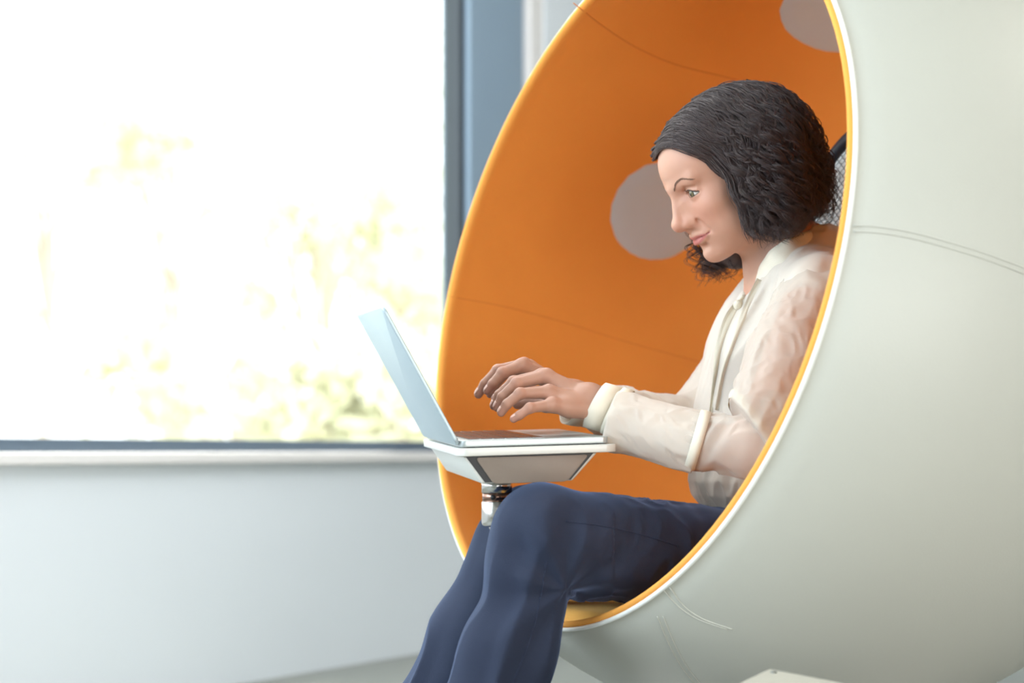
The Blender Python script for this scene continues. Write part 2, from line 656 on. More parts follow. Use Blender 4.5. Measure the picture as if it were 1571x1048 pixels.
def tree(px, Y, top_py, rad, n, label, seed, low_py=620):
    r = np.random.default_rng(seed)
    base = at(px, 700, Y)
    base[2] = -0.5
    top = at(px, top_py, Y)[2]
    low = at(px, low_py, Y)[2]
    t = empty('tree', base, label, 'tree', 'trees outside the window')
    H = top - base[2]
    mid = base + np.array([0.2, 0, H * 0.45])
    V, Fs = tube(catmull([base - UZ * 0.05, base + np.array([0.08, 0, H * 0.25]), mid, base + np.array([0.1, 0.1, H * 0.85])], 10), np.linspace(0.13, 0.04, 10), 8)
    parts = [(V, Fs)]
    cl = []
    for k in range(13):
        a = r.uniform(0, 2 * np.pi)
        q = r.uniform(0.25, 1) * rad
        c = np.array([base[0] + np.cos(a) * q, base[1] + np.sin(a) * q, r.uniform(low, top - 0.2)])
        cl.append((c, r.uniform(0.28, 0.5) * rad))
        s = base + np.array([0.1, 0, H * r.uniform(0.25, 0.6)])
        parts.append(tube(catmull([s, (s + c) / 2 + UZ * 0.15, c], 6), np.linspace(0.04, 0.012, 6), 5))
    v, f = merge(parts)
    mesh_obj('trunk', v, f, M['bark'], t)
    # leaves: small folded two-quad leaves
    P = np.concatenate([c + r.normal(size=(n // 13, 3)) * R * 0.42 for c, R in cl])
    m = len(P)
    d = r.normal(size=(m, 3))
    d /= np.linalg.norm(d, axis=1)[:, None]
    e = np.cross(d, r.normal(size=(m, 3)))
    e /= np.linalg.norm(e, axis=1)[:, None]
    nn = np.cross(d, e)
    L = r.uniform(0.07, 0.13, m)[:, None]
    W_ = L * 0.38
    Q = np.stack([P - d * L, P + e * W_ + nn * W_ * 0.4, P + d * L, P - e * W_ + nn * W_ * 0.4], 1).reshape(-1, 3)
    i = np.arange(m)[:, None] * 4
    fa = np.concatenate([i + [0, 1, 2], i + [0, 2, 3]])
    o = mesh_obj('foliage', Q, fa, M['leaf'], t, smooth=False)
    o['kind'] = 'stuff'


tree(250, 22, 130, 0.9, 1500, 'tall thin crowned tree outside the window, top left of centre', 1, 300)
tree(470, 15.5, 215, 1.2, 1500, 'broad tree outside, in the middle between window centre and chair', 2)
tree(655, 18.5, 350, 1.1, 1500, 'leafy tree outside right behind the laptop lid and chair rim', 3)
tree(345, 12.2, 500, 0.9, 800, 'low bushy tree outside just left of the window centre line', 4, 680)
tree(560, 9.6, 500, 0.8, 850, 'low bushy tree outside directly left of the laptop lid', 5, 680)
tree(60, 25, 20, 1.0, 700, 'sparse tree outside at the far left top of the window', 6, 260)
tree(640, 26, 40, 1.1, 900, 'sparse distant tree outside at the upper right of the window', 7, 250)
bm = bmesh.new()
a0, a1 = at(-60, 676, 9.0), at(86, 676, 9.6)
d_ = (a1 - a0) / np.linalg.norm(a1 - a0)
obox(bm, np.array([a0[0], a0[1], 0]), d_, np.array([-d_[1], d_[0], 0]), UZ, (0, np.linalg.norm(a1 - a0)), (0, 0.9), (-0.5, CAMH + 0.045))
o = bm_obj('planter_wall', bm, M['teal'], bevel=0.02)
o['label'] = 'low teal outdoor planter wall just above the window frame at the far left'
o['category'] = 'planter'
a0 = at(205, 660, 10.0)
V, Fs = lathe([(0.001, -0.5), (0.07, -0.5), (0.06, 0.0), (0.05, CAMH + 0.10), (0.035, CAMH + 0.13), (0.001, CAMH + 0.14)], [a0[0], a0[1], 0], UZ, (1, 0, 0), (0, 1, 0), 16)
o = mesh_obj('bollard', V, Fs, M['ground'])
o['label'] = 'pale grey bollard outside, standing above the window frame left of centre'
o['category'] = 'bollard'

# ---------------------------------------------------------------- the egg chair
C0 = np.array([.13554, 2.36525, .24838 + CAMH])
NA = np.array([-.85656549, -.47221923, .2080975])
NA /= np.linalg.norm(NA)
UA = np.cross(NA, UZ)
UA /= np.linalg.norm(UA)
VA = np.cross(UA, NA)
DD = 0.315
EC = C0 - NA * DD
AO, BO = 0.5 / math.sqrt(1 - (DD / 0.6) ** 2), 0.6
AI, BI = AO - 0.011, BO - 0.012
chair = empty('egg_chair', (EC[0], EC[1], 0), 'large white egg-shaped pod chair lined in orange suede', 'chair')


def ray_ell(px, py, a, b, far=False, c=EC):
    o_ = np.array([0, 0, CAMH])
    d = np.array([(px - CX) / F, 1, -(py - CY) / F])
    Q = np.diag([1 / a, 1 / a, 1 / b]) @ np.array([UA, VA, NA])
    p, q = Q @ (o_ - c), Q @ d
    A, B, Cc = q @ q, 2 * p @ q, p @ p - 1
    s = math.sqrt(max(B * B - 4 * A * Cc, 0))
    t = (-B + s) / (2 * A) if far else (-B - s) / (2 * A)
    X = o_ + t * d
    n = Q.T @ (Q @ (X - c))
    return X, n / np.linalg.norm(n)


def arc(a, b, th0, th1, n):
    return [(a * math.sin(t), b * math.cos(t)) for t in np.linspace(th0, th1, n)]


th_o = math.acos(DD / BO)
hi_ = DD - 0.001
th_i = math.acos(hi_ / BI)
ro = 0.5
ri = AI * math.sin(th_i)
prof = [(0.0005, -BO)] + arc(AO, BO, math.pi - 0.01, th_o + 0.035, 60)
prof += [(ro + 0.0035, DD - 0.010), (ro + 0.0005, DD - 0.003)]
V, Fs = lathe(prof, EC, NA, UA, VA, 128)
mesh_obj('outer_shell', V, [f for f in Fs], M['leather'], chair)
# rim lip: rounded orange edge, lining follows inwards
lip = [(ro - 0.002, DD - 0.004), (ro - 0.0028, DD + 0.002), (ro - 0.005, DD + 0.0040), (ro - 0.008, DD + 0.0040), (ri + 0.0025, DD + 0.002), (ri + 0.001, DD - 0.006)]
inner = arc(AI, BI, th_i + 0.03, math.pi - 0.01, 60) + [(0.0005, -BI)]
V, Fs = lathe(lip + inner, EC, NA, UA, VA, 128)
mesh_obj('lining', V, [f[::-1] for f in Fs], M['suede'], chair)
a = np.linspace(0, 2 * np.pi, 161)
ring = EC + NA * (DD - 0.002) + 0.5 * (np.cos(a)[:, None] * UA + np.sin(a)[:, None] * VA)
V, Fs = tube(ring, 0.0031, 10, up=NA, cap=False)
mesh_obj('piping', V, Fs, M['piping'], chair)


def surf_line(pts, a, b, far, r, name, m, n=40, lift=0.0):
    P = []
    for q in catmull(np.array(pts, float), n):
        X, nn = ray_ell(q[0], q[1], a, b, far)
        P.append(X + (nn * lift))
    V, Fs = tube(P, r, 6)
    return mesh_obj(name, V, Fs, m, chair)


for dy in (0, 9):
    surf_line([(1309, 346 + dy), (1345, 348 + dy), (1400, 357 + dy), (1460, 373 + dy), (1520, 392 + dy), (1600, 422 + dy)], AO, BO, False, 0.0011, 'shell_seam', M['leather'])
for dx in (0, 9):
    surf_line([(1018 + dx, 906 - dx * 0.5), (1040 + dx, 930), (1070 + dx, 950), (1115 + dx, 966)], AO, BO, False, 0.0009, 'shell_seam', M['leather'])
    surf_line([(1008 + dx, 946), (1024 + dx, 985), (1046 + dx, 1025), (1075 + dx, 1060)], AO, BO, False, 0.0009, 'shell_seam', M['leather'])
surf_line([(880, 5), (925, 40), (975, 72), (1040, 100), (1130, 122)], AI, BI, True, 0.0009, 'lining_seam', M['seam'])
surf_line([(690, 455), (780, 472), (870, 496), (960, 524), (1090, 560)], AI, BI, True, 0.0006, 'lining_seam', M['seam'])


def speaker(px, py, r):
    X, n = ray_ell(px, py, AI, BI, True)
    n = -n
    u = np.cross(n, UZ)
    u /= np.linalg.norm(u)
    v = np.cross(u, n)
    V, Fs = lathe([(r, -0.02), (r, 0.004), (r - 0.0015, 0.0065), (r - 0.004, 0.0072), (r * 0.6, 0.0065), (0.0005, 0.006)], X, n, u, v, 72)
    mesh_obj('speaker_disc', V, Fs, M['disc'], chair)


speaker(1010, 323, 0.099)
speaker(1284, 21, 0.099)

# seat cushion filling the bowl
Qm = np.array([UA, VA, NA])


def f_seat(P):
    d = ell(P, EC, (AI - 0.002, AI - 0.002, BI - 0.002), Qm)
    top = (P[:, 2] - (CAMH - 0.222)) + 0.05 * (P[:, 0] - 0.2)
    fr = (P - (C0 - NA * 0.012).astype(f32)) @ NA.astype(f32)
    fr = smax(fr, f32(0.0) * fr + (-(P[:, 0] + 0.4)), 0.01)
    return smax(smax(d, top, 0.03), fr, 0.03)


V, Fs = nets(f_seat, EC - 0.62, EC + np.array([0.62, 0.62, -0.3]), 0.010)
mesh_obj('seat_cushion', V, Fs, M['seat'], chair)

# headrest: rounded frame with a net over a pale pad
hc = at(1335, 352, 2.47)
hl = np.array([0.42, -0.907, 0.0])
hu = np.array([0.16, 0.07, 0.98])
hu -= hl * (hl @ hu)
hu /= np.linalg.norm(hu)
hn = np.cross(hu, hl)
if hn[0] > 0:
    hn = -hn
RW, RH = 0.165, 0.165
se = lambda t: (np.sign(np.cos(t)) * abs(np.cos(t)) ** 0.8 * RW, np.sign(np.sin(t)) * abs(np.sin(t)) ** 0.8 * RH)
path = np.array([hc + hl * se(t)[0] + hu * se(t)[1] for t in np.linspace(0, 2 * np.pi, 73)])
V, Fs = tube(path, 0.010, 10, up=hn, cap=False)
mesh_obj('headrest_frame', V, Fs, M['net'], chair)
bm = bmesh.new()
vv = [bm.verts.new(tuple(hc - hn * 0.003 + hl * se(t)[0] * 0.99 + hu * se(t)[1] * 0.99)) for t in np.linspace(0, 2 * np.pi, 48, endpoint=False)]
f_ = bm.faces.new(vv)
ex = bmesh.ops.extrude_face_region(bm, geom=[f_])
for q in ex['geom']:
    if isinstance(q, bmesh.types.BMVert):
        q.co -= Vector(hn * 0.02)
bm_obj('headrest_pad', bm, M['backing'], chair)
parts = []
ph, pw = 0.0060, 0.0150
for r_ in range(-29, 30):
    for s_ in (1,):
        pts = []
        for k in range(-30, 31):
            x = k * pw / 2
            y = r_ * ph + (((k + r_) % 2) - 0.5) * ph * 0.86
            if (x / RW) ** 2 + (y / RH) ** 2 < 1.02:
                pts.append(hc + hl * x + hu * y)
        if len(pts) > 2:
            parts.append(tube(pts, 0.0008, 4, up=hn))
v, f = merge(parts)
o = mesh_obj('headrest_net', v, f, M['net'], chair)
o['kind'] = 'stuff'
V, Fs = tube(catmull([hc - hn * 0.04 - hu * 0.1, hc - hn * 0.15 - hu * 0.2, hc - hn * 0.28 - hu * 0.30], 10), 0.02, 10)
mesh_obj('headrest_arm', V, Fs, M['net'], chair)
# pedestal
zb = EC[2] - 0.565
V, Fs = lathe([(0.0005, -0.002), (0.34, 0.0), (0.345, 0.008), (0.33, 0.02), (0.14, 0.035), (0.10, 0.05), (0.10, zb + 0.04), (0.0005, zb + 0.05)], (EC[0], EC[1], 0.002), UZ, (1, 0, 0), (0, 1, 0), 64)
mesh_obj('pedestal', V, Fs, M['chrome'], chair)

# ---------------------------------------------------------------- white box in front of the shell
bc = at(1180, 1025, 1.88)
q1 = at(1130, 1049, 1.82)
q2 = at(1300, 1048.5, 1.82)
u1 = (q1 - bc) / np.linalg.norm(q1 - bc)
u2 = (q2 - bc) / np.linalg.norm(q2 - bc)
bx = empty('storage_box', (bc[0], bc[1] - 0.15, 0), 'white box with sloping lid at the bottom edge, in front of the white shell', 'box')
bm = bmesh.new()
c4 = [bc, bc + u1 * 0.30, bc + u1 * 0.30 + u2 * 0.30, bc + u2 * 0.30]
nl = np.cross(u2, u1)
nl = nl if nl[2] > 0 else -nl
hexa(bm, [c - nl * 0.012 for c in c4] + c4)
bm_obj('lid', bm, M['box'], bx, bevel=0.003)
bm = bmesh.new()
cen = sum(c4) / 4
ci_ = [cen + (c - cen) * 0.94 - nl * 0.0125 for c in c4]
hexa(bm, [np.array([c[0], c[1], 0.0]) for c in ci_] + ci_)
bm_obj('body', bm, M['box'], bx)
V, Fs = lathe([(0.0035, -0.001), (0.0035, 0.0008), (0.002, 0.0014), (0.0003, 0.0008)], bc + (u1 + u2) * 0.012, nl, u1, np.cross(nl, u1), 16)
mesh_obj('screw', V, Fs, M['metal_dark'], bx)

# ---------------------------------------------------------------- swivel table
TO = at(702, 688.5, 2.17)
e1 = at(952, 681, 2.211) - TO
e1 /= np.linalg.norm(e1)
e2 = at(650, 673.5, 2.484) - TO
e2 -= e1 * (e1 @ e2)
e2 /= np.linalg.norm(e2)
e3 = np.cross(e1, e2)
TL = lambda u, v, w: TO + e1 * u + e2 * v + e3 * w
pc = at(762, 742, 2.33)
table = empty('swivel_table', (pc[0], pc[1], 0), 'small white swivel table on a satin steel post over her knees', 'table')
bm = bmesh.new()
prism(bm, rounded(0, 0.211, 0, 0.318, 0.016, 8), TO, e1, e2, e3, (-0.0105, 0))
bm_obj('tabletop', bm, M['tray'], table, smooth=True, bevel=0.0022, seg=3)
bm = bmesh.new()
prism(bm, [(0.009, -0.011), (0.186, -0.011), (0.152, -0.0465), (0.032, -0.0465)], TO, e1, e3, e2, (0.012, 0.300))
bm_obj('housing', bm, M['tray'], table, smooth=True, bevel=0.0025)
bm = bmesh.new()
prism(bm, [(0.0125, -0.0115), (0.180, -0.0115), (0.1495, -0.0450), (0.0365, -0.0450)], TO, e1, e3, e2, (0.0105, 0.05))
bm_obj('recess', bm, M['recess'], table)


def round_poly(pts, r, n=5):
    out = []
    P = [np.array(p, float) for p in pts]
    for i in range(len(P)):
        a, b, c = P[i - 1], P[i], P[(i + 1) % len(P)]
        u, w = (a - b) / np.linalg.norm(a - b), (c - b) / np.linalg.norm(c - b)
        s, e = b + u * r, b + w * r
        for k in range(n + 1):
            t = k / n
            out.append(tuple((1 - t) ** 2 * s + 2 * t * (1 - t) * b + t * t * e))
    return out


bm = bmesh.new()
prism(bm, round_poly([(0.0240, -0.0125), (0.1735, -0.0130), (0.1440, -0.0470), (0.0470, -0.0470)], 0.006), TO, e1, e3, e2, (0.0075, 0.03))
bm_obj('side_panel', bm, M['panel'], table, smooth=True, bevel=0.0012)


def zoff(py):
    return at(762, py, 2.33)[2]


pb = np.array([pc[0], pc[1], 0])
r0 = 0.0208
V, Fs = lathe([(0.0005, zoff(756)), (r0, zoff(756)), (r0, zoff(742) + 0.006), (0.0005, zoff(742) + 0.007)], pb, UZ, (1, 0, 0), (0, 1, 0), 40)
mesh_obj('collar', V, Fs, M['chrome'], table)
V, Fs = lathe([(0.0005, zoff(770)), (r0 - 0.0012, zoff(770)), (r0 - 0.0012, zoff(755)), (0.0005, zoff(755))], pb, UZ, (1, 0, 0), (0, 1, 0), 40)
M['bronze'] = mat('bronze_ring', srgb(150, 118, 104), 0.22, metal=1.0, noise=0.03)
mesh_obj('swivel_ring', V, Fs, M['bronze'], table)
hd = np.array([-0.25, -0.97, 0])
hd /= np.linalg.norm(hd)
V, Fs = lathe([(0.0005, 0.0012), (0.0032, 0.0010), (0.0036, 0.0), (0.0036, -0.003)], pb + hd * (r0 - 0.001) + UZ * zoff(762.5), hd, UZ, np.cross(hd, UZ), 16)
mesh_obj('set_screw', V, Fs, M['recess'], table)
V, Fs = lathe([(0.0005, zoff(808)), (r0 - 0.004, zoff(808)), (r0 - 0.001, zoff(805)), (r0, zoff(801)), (r0, zoff(771)), (r0 - 0.001, zoff(769)), (0.0005, zoff(769))], pb, UZ, (1, 0, 0), (0, 1, 0), 40)
mesh_obj('post', V, Fs, M['chrome'], table)
V, Fs = tube(catmull([pb + UZ * zoff(803), at(785, 850, 2.42), at(840, 900, 2.62), at(930, 925, 2.76)], 24), 0.012, 12)
mesh_obj('swivel_arm', V, Fs, M['chrome'], table)

# ---------------------------------------------------------------- laptop
lap = empty('laptop', TL(0.1, 0.16, 0.0006), 'open silver laptop on the small white swivel table', 'laptop')
LU0, LU1, LV0, LV1, LT = 0.004, 0.2005, 0.006, 0.306, 0.0098
bm = bmesh.new()
prism(bm, rounded(LU0, LU1, LV0, LV1, 0.009, 6), TO, e1, e2, e3, (0.0012, LT))
bm_obj('base', bm, M['alu'], lap, smooth=True, bevel=0.0016, seg=3)
for (u, v) in ((0.02, 0.02), (0.185, 0.02), (0.02, 0.29), (0.185, 0.29)):
    V, Fs = lathe([(0.006, 0.0004), (0.006, 0.0016)], TL(u, v, 0), e3, e1, e2, 16)
    mesh_obj('rubber_foot', V, Fs, M['recess'], lap)
bm = bmesh.new()
prism(bm, rounded(0.015, 0.1185, 0.020, 0.292, 0.003, 3), TO, e1, e2, e3, (LT - 0.0006, LT + 0.00025))
bm_obj('keyboard_well', bm, M['alu'], lap)
parts = []
bm = bmesh.new()
rows = 6
ku, kv = (0.117 - 0.017) / rows, (0.290 - 0.022) / 14
for r_ in range(rows):
    cols = 14
    v = 0.022
    widths = [1.0] * 14
    if r_ == 5:
        widths = [1, 1, 1, 1.25, 5.0, 1.25, 1, 0.9, 0.9, 0.7]
    elif r_ == 4:
        widths = [2.0] + [1] * 10 + [2.0]
    elif r_ == 3:
        widths = [1.5] + [1] * 11 + [1.5]
    tot = sum(widths)
    for w_ in widths:
        dv = w_ / tot * 0.268
        obox(bm, TO, e1, e2, e3, (0.017 + r_ * ku + 0.0016, 0.017 + (r_ + 1) * ku - 0.0012), (v + 0.0013, v + dv - 0.0013), (LT, LT + 0.0013))
        v += dv
o = bm_obj('keys', bm, M['key'], lap)
o['kind'] = 'stuff'
bm = bmesh.new()
prism(bm, rounded(0.126, 0.191, 0.103, 0.209, 0.003, 3), TO, e1, e2, e3, (LT - 0.0005, LT + 0.0002))
bm_obj('trackpad', bm, M['alu'], lap)
dl = e3 * 0.886 - e1 * 0.464
dn = np.cross(e2, dl)
dn = dn / np.linalg.norm(dn)
if dn @ e1 > 0:
    dn = -dn
HO = TL(0.0045, 0, LT - 0.004)
bm = bmesh.new()
prism(bm, rounded(0.0, 0.2, LV0, LV1, 0.009, 6), HO, dl, e2, dn, (0.0, 0.0048))
bm_obj('screen_lid', bm, M['lid'], lap, smooth=True, bevel=0.0014, seg=3)
bm = bmesh.new()
prism(bm, rounded(0.012, 0.195, LV0 + 0.006, LV1 - 0.006, 0.004, 4), HO, dl, e2, dn, (-0.0006, 0.001))
bm_obj('screen', bm, M['screen'], lap)
V, Fs = tube([TL(0.0065, 0.05, LT - 0.002), TL(0.0065, 0.262, LT - 0.002)], 0.0035, 12, up=e3)
mesh_obj('hinge', V, Fs, M['recess'], lap)

# ---------------------------------------------------------------- the woman
woman = empty('person', (0.36, 2.44, 0), 'woman with dark curly bob, cream blouse and navy trousers typing in the chair', 'person')
HS = 0.985
_y, _p, _r = math.radians(14), math.radians(26), math.radians(-1)
hf = np.array([-math.cos(_y) * math.cos(_p), -math.sin(_y) * math.cos(_p), -math.sin(_p)])
hl0 = np.array([math.sin(_y), -math.cos(_y), 0])
hu0 = np.cross(hf, hl0)
hll = math.cos(_r) * hl0 + math.sin(_r) * hu0
huu = -math.sin(_r) * hl0 + math.cos(_r) * hu0
HR = np.array([hf, hll, huu])
HC = np.array([0.3035, 2.40, 0.3860 + CAMH])
toL = lambda P: (((P - HC.astype(f32)) @ HR.T.astype(f32)) / f32(HS)).astype(f32)
toW = lambda q: HC + HS * np.asarray(q, float) @ HR

EYE_C = (0.0640, 0.0310, 0.0005)
EYE_R = 0.0122


def f_face(P):
    Q = toL(P)
    S = Q.copy()
    S[:, 1] = np.abs(Q[:, 1])
    d = ell(S, (-0.014, 0, 0.030), (0.094, 0.072, 0.073))
    d = smin(d, ell(S, (0.024, 0, 0.036), (0.0645, 0.060, 0.060)), 0.02)
    d = smin(d, ell(S, (0.020, 0, -0.030), (0.060, 0.057, 0.072)), 0.02)
    # jaw and chin
    d = smin(d, rc(S, (-0.006, 0.047, -0.058), (0.055, 0.014, -0.0875), 0.017, 0.0145), 0.022)
    d = smin(d, sph(S, (0.0650, 0.0, -0.0880), 0.0165), 0.012)
    d = smin(d, ell(S, (0.051, 0, -0.056), (0.034, 0.030, 0.027)), 0.014)
    d = smin(d, sph(S, (0.050, 0.037, -0.024), 0.0225), 0.018)
    # lower cheek hollow fill
    d = smin(d, sph(S, (0.040, 0.034, -0.058), 0.022), 0.02)
    # brow ridge
    d = smin(d, rc(S, (0.0835, 0.004, 0.016), (0.0675, 0.040, 0.020), 0.0062, 0.0070), 0.012)
    # sockets
    d = smax(d, -ell(S, (0.0905, 0.0300, 0.0000), (0.0155, 0.0150, 0.0105)), 0.012)
    # nose
    n = rc(S, (0.0815, 0, 0.014), (0.0965, 0, -0.030), 0.0064, 0.0080)
    n = smin(n, sph(S, (0.0990, 0, -0.0335), 0.0092), 0.008)
    n = smin(n, ell(S, (0.0855, 0.0104, -0.0370), (0.0112, 0.0066, 0.0070)), 0.006)
    n = smin(n, rc(S, (0.094, 0, -0.040), (0.088, 0, -0.046), 0.0045, 0.004), 0.006)
    n = smin(n, rc(S, (0.0760, 0.010, -0.008), (0.0740, 0.0145, -0.034), 0.0085, 0.0085), 0.010)
    n = smin(n, rc(S, (0.0835, 0.0040, -0.012), (0.0850, 0.0078, -0.030), 0.0062, 0.0066), 0.006)
    d = smin(d, n, 0.009)
    d = smax(d, -ell(S, (0.0935, 0.0064, -0.0455), (0.0052, 0.0026, 0.0036)), 0.002)
    # philtrum + lips
    d = smax(d, -rc(S, (0.0945, 0, -0.048), (0.0930, 0, -0.055), 0.0028, 0.0028), 0.004)
    up = chain(S, [(0.0840, 0.0, -0.0570), (0.0830, 0.007, -0.0560), (0.0765, 0.0185, -0.0580), (0.0690, 0.0275, -0.0590)], [0.0046, 0.0046, 0.0034, 0.0015], 0.002)
    lo = chain(S, [(0.0820, 0.0, -0.0672), (0.0800, 0.009, -0.0668), (0.0755, 0.0185, -0.0636), (0.0690, 0.0270, -0.0600)], [0.0055, 0.0052, 0.0036, 0.0014], 0.002)
    d = smin(d, up, 0.0035)
    d = smin(d, lo, 0.0035)
    gr = chain(S, [(0.0905, 0.0, -0.0622), (0.0865, 0.009, -0.0614), (0.0785, 0.0185, -0.0607), (0.0712, 0.0280, -0.0590)], [0.0010, 0.0010, 0.0009, 0.0006], 0)
    d = smax(d, -gr, 0.0016)
    d = smax(d, -rc(S, (0.0850, 0, -0.0770), (0.0790, 0.012, -0.0765), 0.0045, 0.003), 0.008)
    # lids around the eyeball with an almond opening
    ld = sph(S, EYE_C, EYE_R + 0.0014)
    d = smin(d, ld, 0.0045)
    sl = np.abs(S[:, 1] - 0.0315) / 0.0142
    mid = EYE_C[2] + 0.0006 - 0.0024 * (S[:, 1] - 0.0315) / 0.014
    half_u = 0.0050 * np.clip(1 - sl ** 2, 0, 1)
    half_d = 0.0048 * np.clip(1 - sl ** 2, 0, 1)
    dz = S[:, 2] - mid
    slit = np.maximum(dz - half_u, -dz - half_d)
    slit = np.maximum(slit, np.maximum(0.067 - S[:, 0], (sl - 1) * 0.004))
    d = smax(d, -slit, 0.0012)
    # lid crease above the eye
    cr = chain(S, [(0.0765, 0.0190, 0.0080), (0.0790, 0.0300, 0.0108), (0.0715, 0.0430, 0.0070)], [0.0010] * 3, 0.002)
    d = smax(d, -cr, 0.0045)
    # nasolabial fold
    nf = chain(S, [(0.0770, 0.0205, -0.0360), (0.0760, 0.0270, -0.0470), (0.0720, 0.0320, -0.0570)], [0.0006] * 3, 0.002)
    d = smax(d, -nf, 0.008)
    # ear
    ear = ell(S, (-0.008, 0.074, -0.012), (0.016, 0.006, 0.028))
    ear = smax(ear, -ell(S, (-0.006, 0.082, -0.010), (0.009, 0.006, 0.017)), 0.003)
    d = smin(d, ear, 0.004)
    return (d * f32(HS)).astype(f32)


NB = at(1222, 425, 2.45)
NT = toW((-0.022, 0, -0.045))
SHL, ELL_, WRL = at(1260, 450, 2.285), at(1166, 688, 2.155), at(905, 614, 2.27)
SHR, ELR, WRR = at(1194, 478, 2.61), at(1066, 664, 2.58), at(882, 608, 2.43)


def f_neck(P):
    d = rc(P, NT, NB, 0.050, 0.050)
    d = smin(d, rc(P, toW((0.012, 0.020, -0.075)), at(1160, 440, 2.425), 0.016, 0.010), 0.02)
    d = smin(d, rc(P, NB, SHL + UZ * 0.0, 0.052, 0.040), 0.05)
    d = smin(d, rc(P, NB, SHR + UZ * 0.0, 0.052, 0.040), 0.05)
    d = smin(d, sph(P, at(1262, 432, 2.43), 0.066), 0.03)
    return d


ROWS = [(360, 1215, 1272, .050), (385, 1192, 1285, .070), (405, 1170, 1296, .100), (425, 1152, 1303, .135), (450, 1136, 1306, .160), (480, 1121, 1308, .172), (520, 1103, 1308, .172),
        (560, 1090, 1306, .162), (600, 1080, 1304, .155), (650, 1071, 1302, .152), (700, 1067, 1302, .155), (738, 1067, 1302, .158), (760, 1074, 1300, .155), (780, 1090, 1298, .150),
        (800, 1100, 1296, .148)]
RZ = np.array([CAMH - (r[0] - CY) / F * 2.44 for r in ROWS])[::-1]
RXF = np.array([(r[1] - CX) / F * 2.44 for r in ROWS])[::-1]
RXB = np.array([(r[2] - CX) / F * 2.44 for r in ROWS])[::-1]
RL = np.array([r[3] for r in ROWS])[::-1]
by = math.radians(9)
FB = np.array([-math.cos(by), -math.sin(by), 0])
LB = np.array([math.sin(by), -math.cos(by), 0])


def f_loft(P, off=0.0):
    z = P[:, 2]
    xf, xb, rl = np.interp(z, RZ, RXF), np.interp(z, RZ, RXB), np.interp(z, RZ, RL)
    cx, ra = (xf + xb) / 2, (xb - xf) / 2 + off
    rl = rl + off
    qx, qy = P[:, 0] - cx, P[:, 1] - 2.45
    a = qx * FB[0] + qy * FB[1]
    l = qx * LB[0] + qy * LB[1]
    k = ((np.abs(a) / ra) ** 2.3 + (np.abs(l) / rl) ** 2.3) ** (1 / 2.3)
    d = (k - 1) * np.minimum(ra, rl)
    d = np.maximum(d, z - (RZ[-1] + off * 0.3))
    d = np.maximum(d, RZ[0] - z)
    return d.astype(f32)


HIL, KNL, ANL = at(1208, 892, 2.38), at(833, 821, 2.20), at(712, 1225, 2.17)
HIR, KNR, ANR = at(1190, 885, 2.55), at(812, 818, 2.40), at(640, 1170, 2.36)


def f_torso(P):
    d = f_loft(P, -0.016)
    d = smin(d, ell(P, at(1205, 850, 2.46), (0.100, 0.155, 0.10)), 0.04)
    return smin(d, f_neck(P), 0.03)


def f_arm(P, s, e, w):
    d = rc(P, s, e, 0.046, 0.037)
    if s is SHL:
        m, m2 = at(1072, 685, 2.205), at(965, 648, 2.252)
    else:
        m, m2 = e + (w - e) * 0.4 - UZ * 0.004, e + (w - e) * 0.8 - UZ * 0.003
    d = smin(d, rc(P, e, m, 0.031, 0.0275), 0.01)
    d = smin(d, rc(P, m, m2, 0.0275, 0.0225), 0.02)
    return smin(d, rc(P, m2, w, 0.0225, 0.0195), 0.02)


HANDL = dict(
    index=[(832, 577, 2.302), (788, 586, 2.300), (766, 606, 2.302), (758, 623, 2.306)],
    middle=[(838, 577, 2.277), (793, 588, 2.268), (771, 609, 2.270), (763, 625, 2.274)],
    ring=[(842, 602, 2.252), (798, 604, 2.240), (778, 620, 2.241), (769, 633, 2.246)],
    pinky=[(848, 621, 2.236), (813, 626, 2.224), (797, 637, 2.224), (788, 643, 2.227)],
    thumb=[(872, 622, 2.295), (838, 622, 2.325), (812, 618, 2.338), (794, 620, 2.340)])
HANDR = dict(
    index=[(801, 561, 2.385), (771, 572, 2.372), (756, 589, 2.370), (748, 600, 2.373)],
    middle=[(804, 560, 2.407), (764, 568, 2.400), (744, 589, 2.400), (734, 605, 2.403)],
    ring=[(812, 563, 2.430), (776, 572, 2.430), (759, 592, 2.430), (752, 605, 2.432)],
    pinky=[(822, 570, 2.450), (793, 580, 2.455), (777, 595, 2.455), (769, 605, 2.456)],
    thumb=[(852, 608, 2.392), (812, 602, 2.362), (783, 601, 2.350), (761, 612, 2.348)])
FR = dict(index=(.0092, .0077, .0068, .0058), middle=(.0094, .0078, .0070, .0060), ring=(.0090, .0073, .0065, .0056), pinky=(.0082, .0065, .0058, .0050), thumb=(.0135, .0100, .0085, .0070))


def hand_pts(H):
    return {k: [at(*q) for q in v] for k, v in H.items()}


HPL, HPR = hand_pts(HANDL), hand_pts(HANDR)


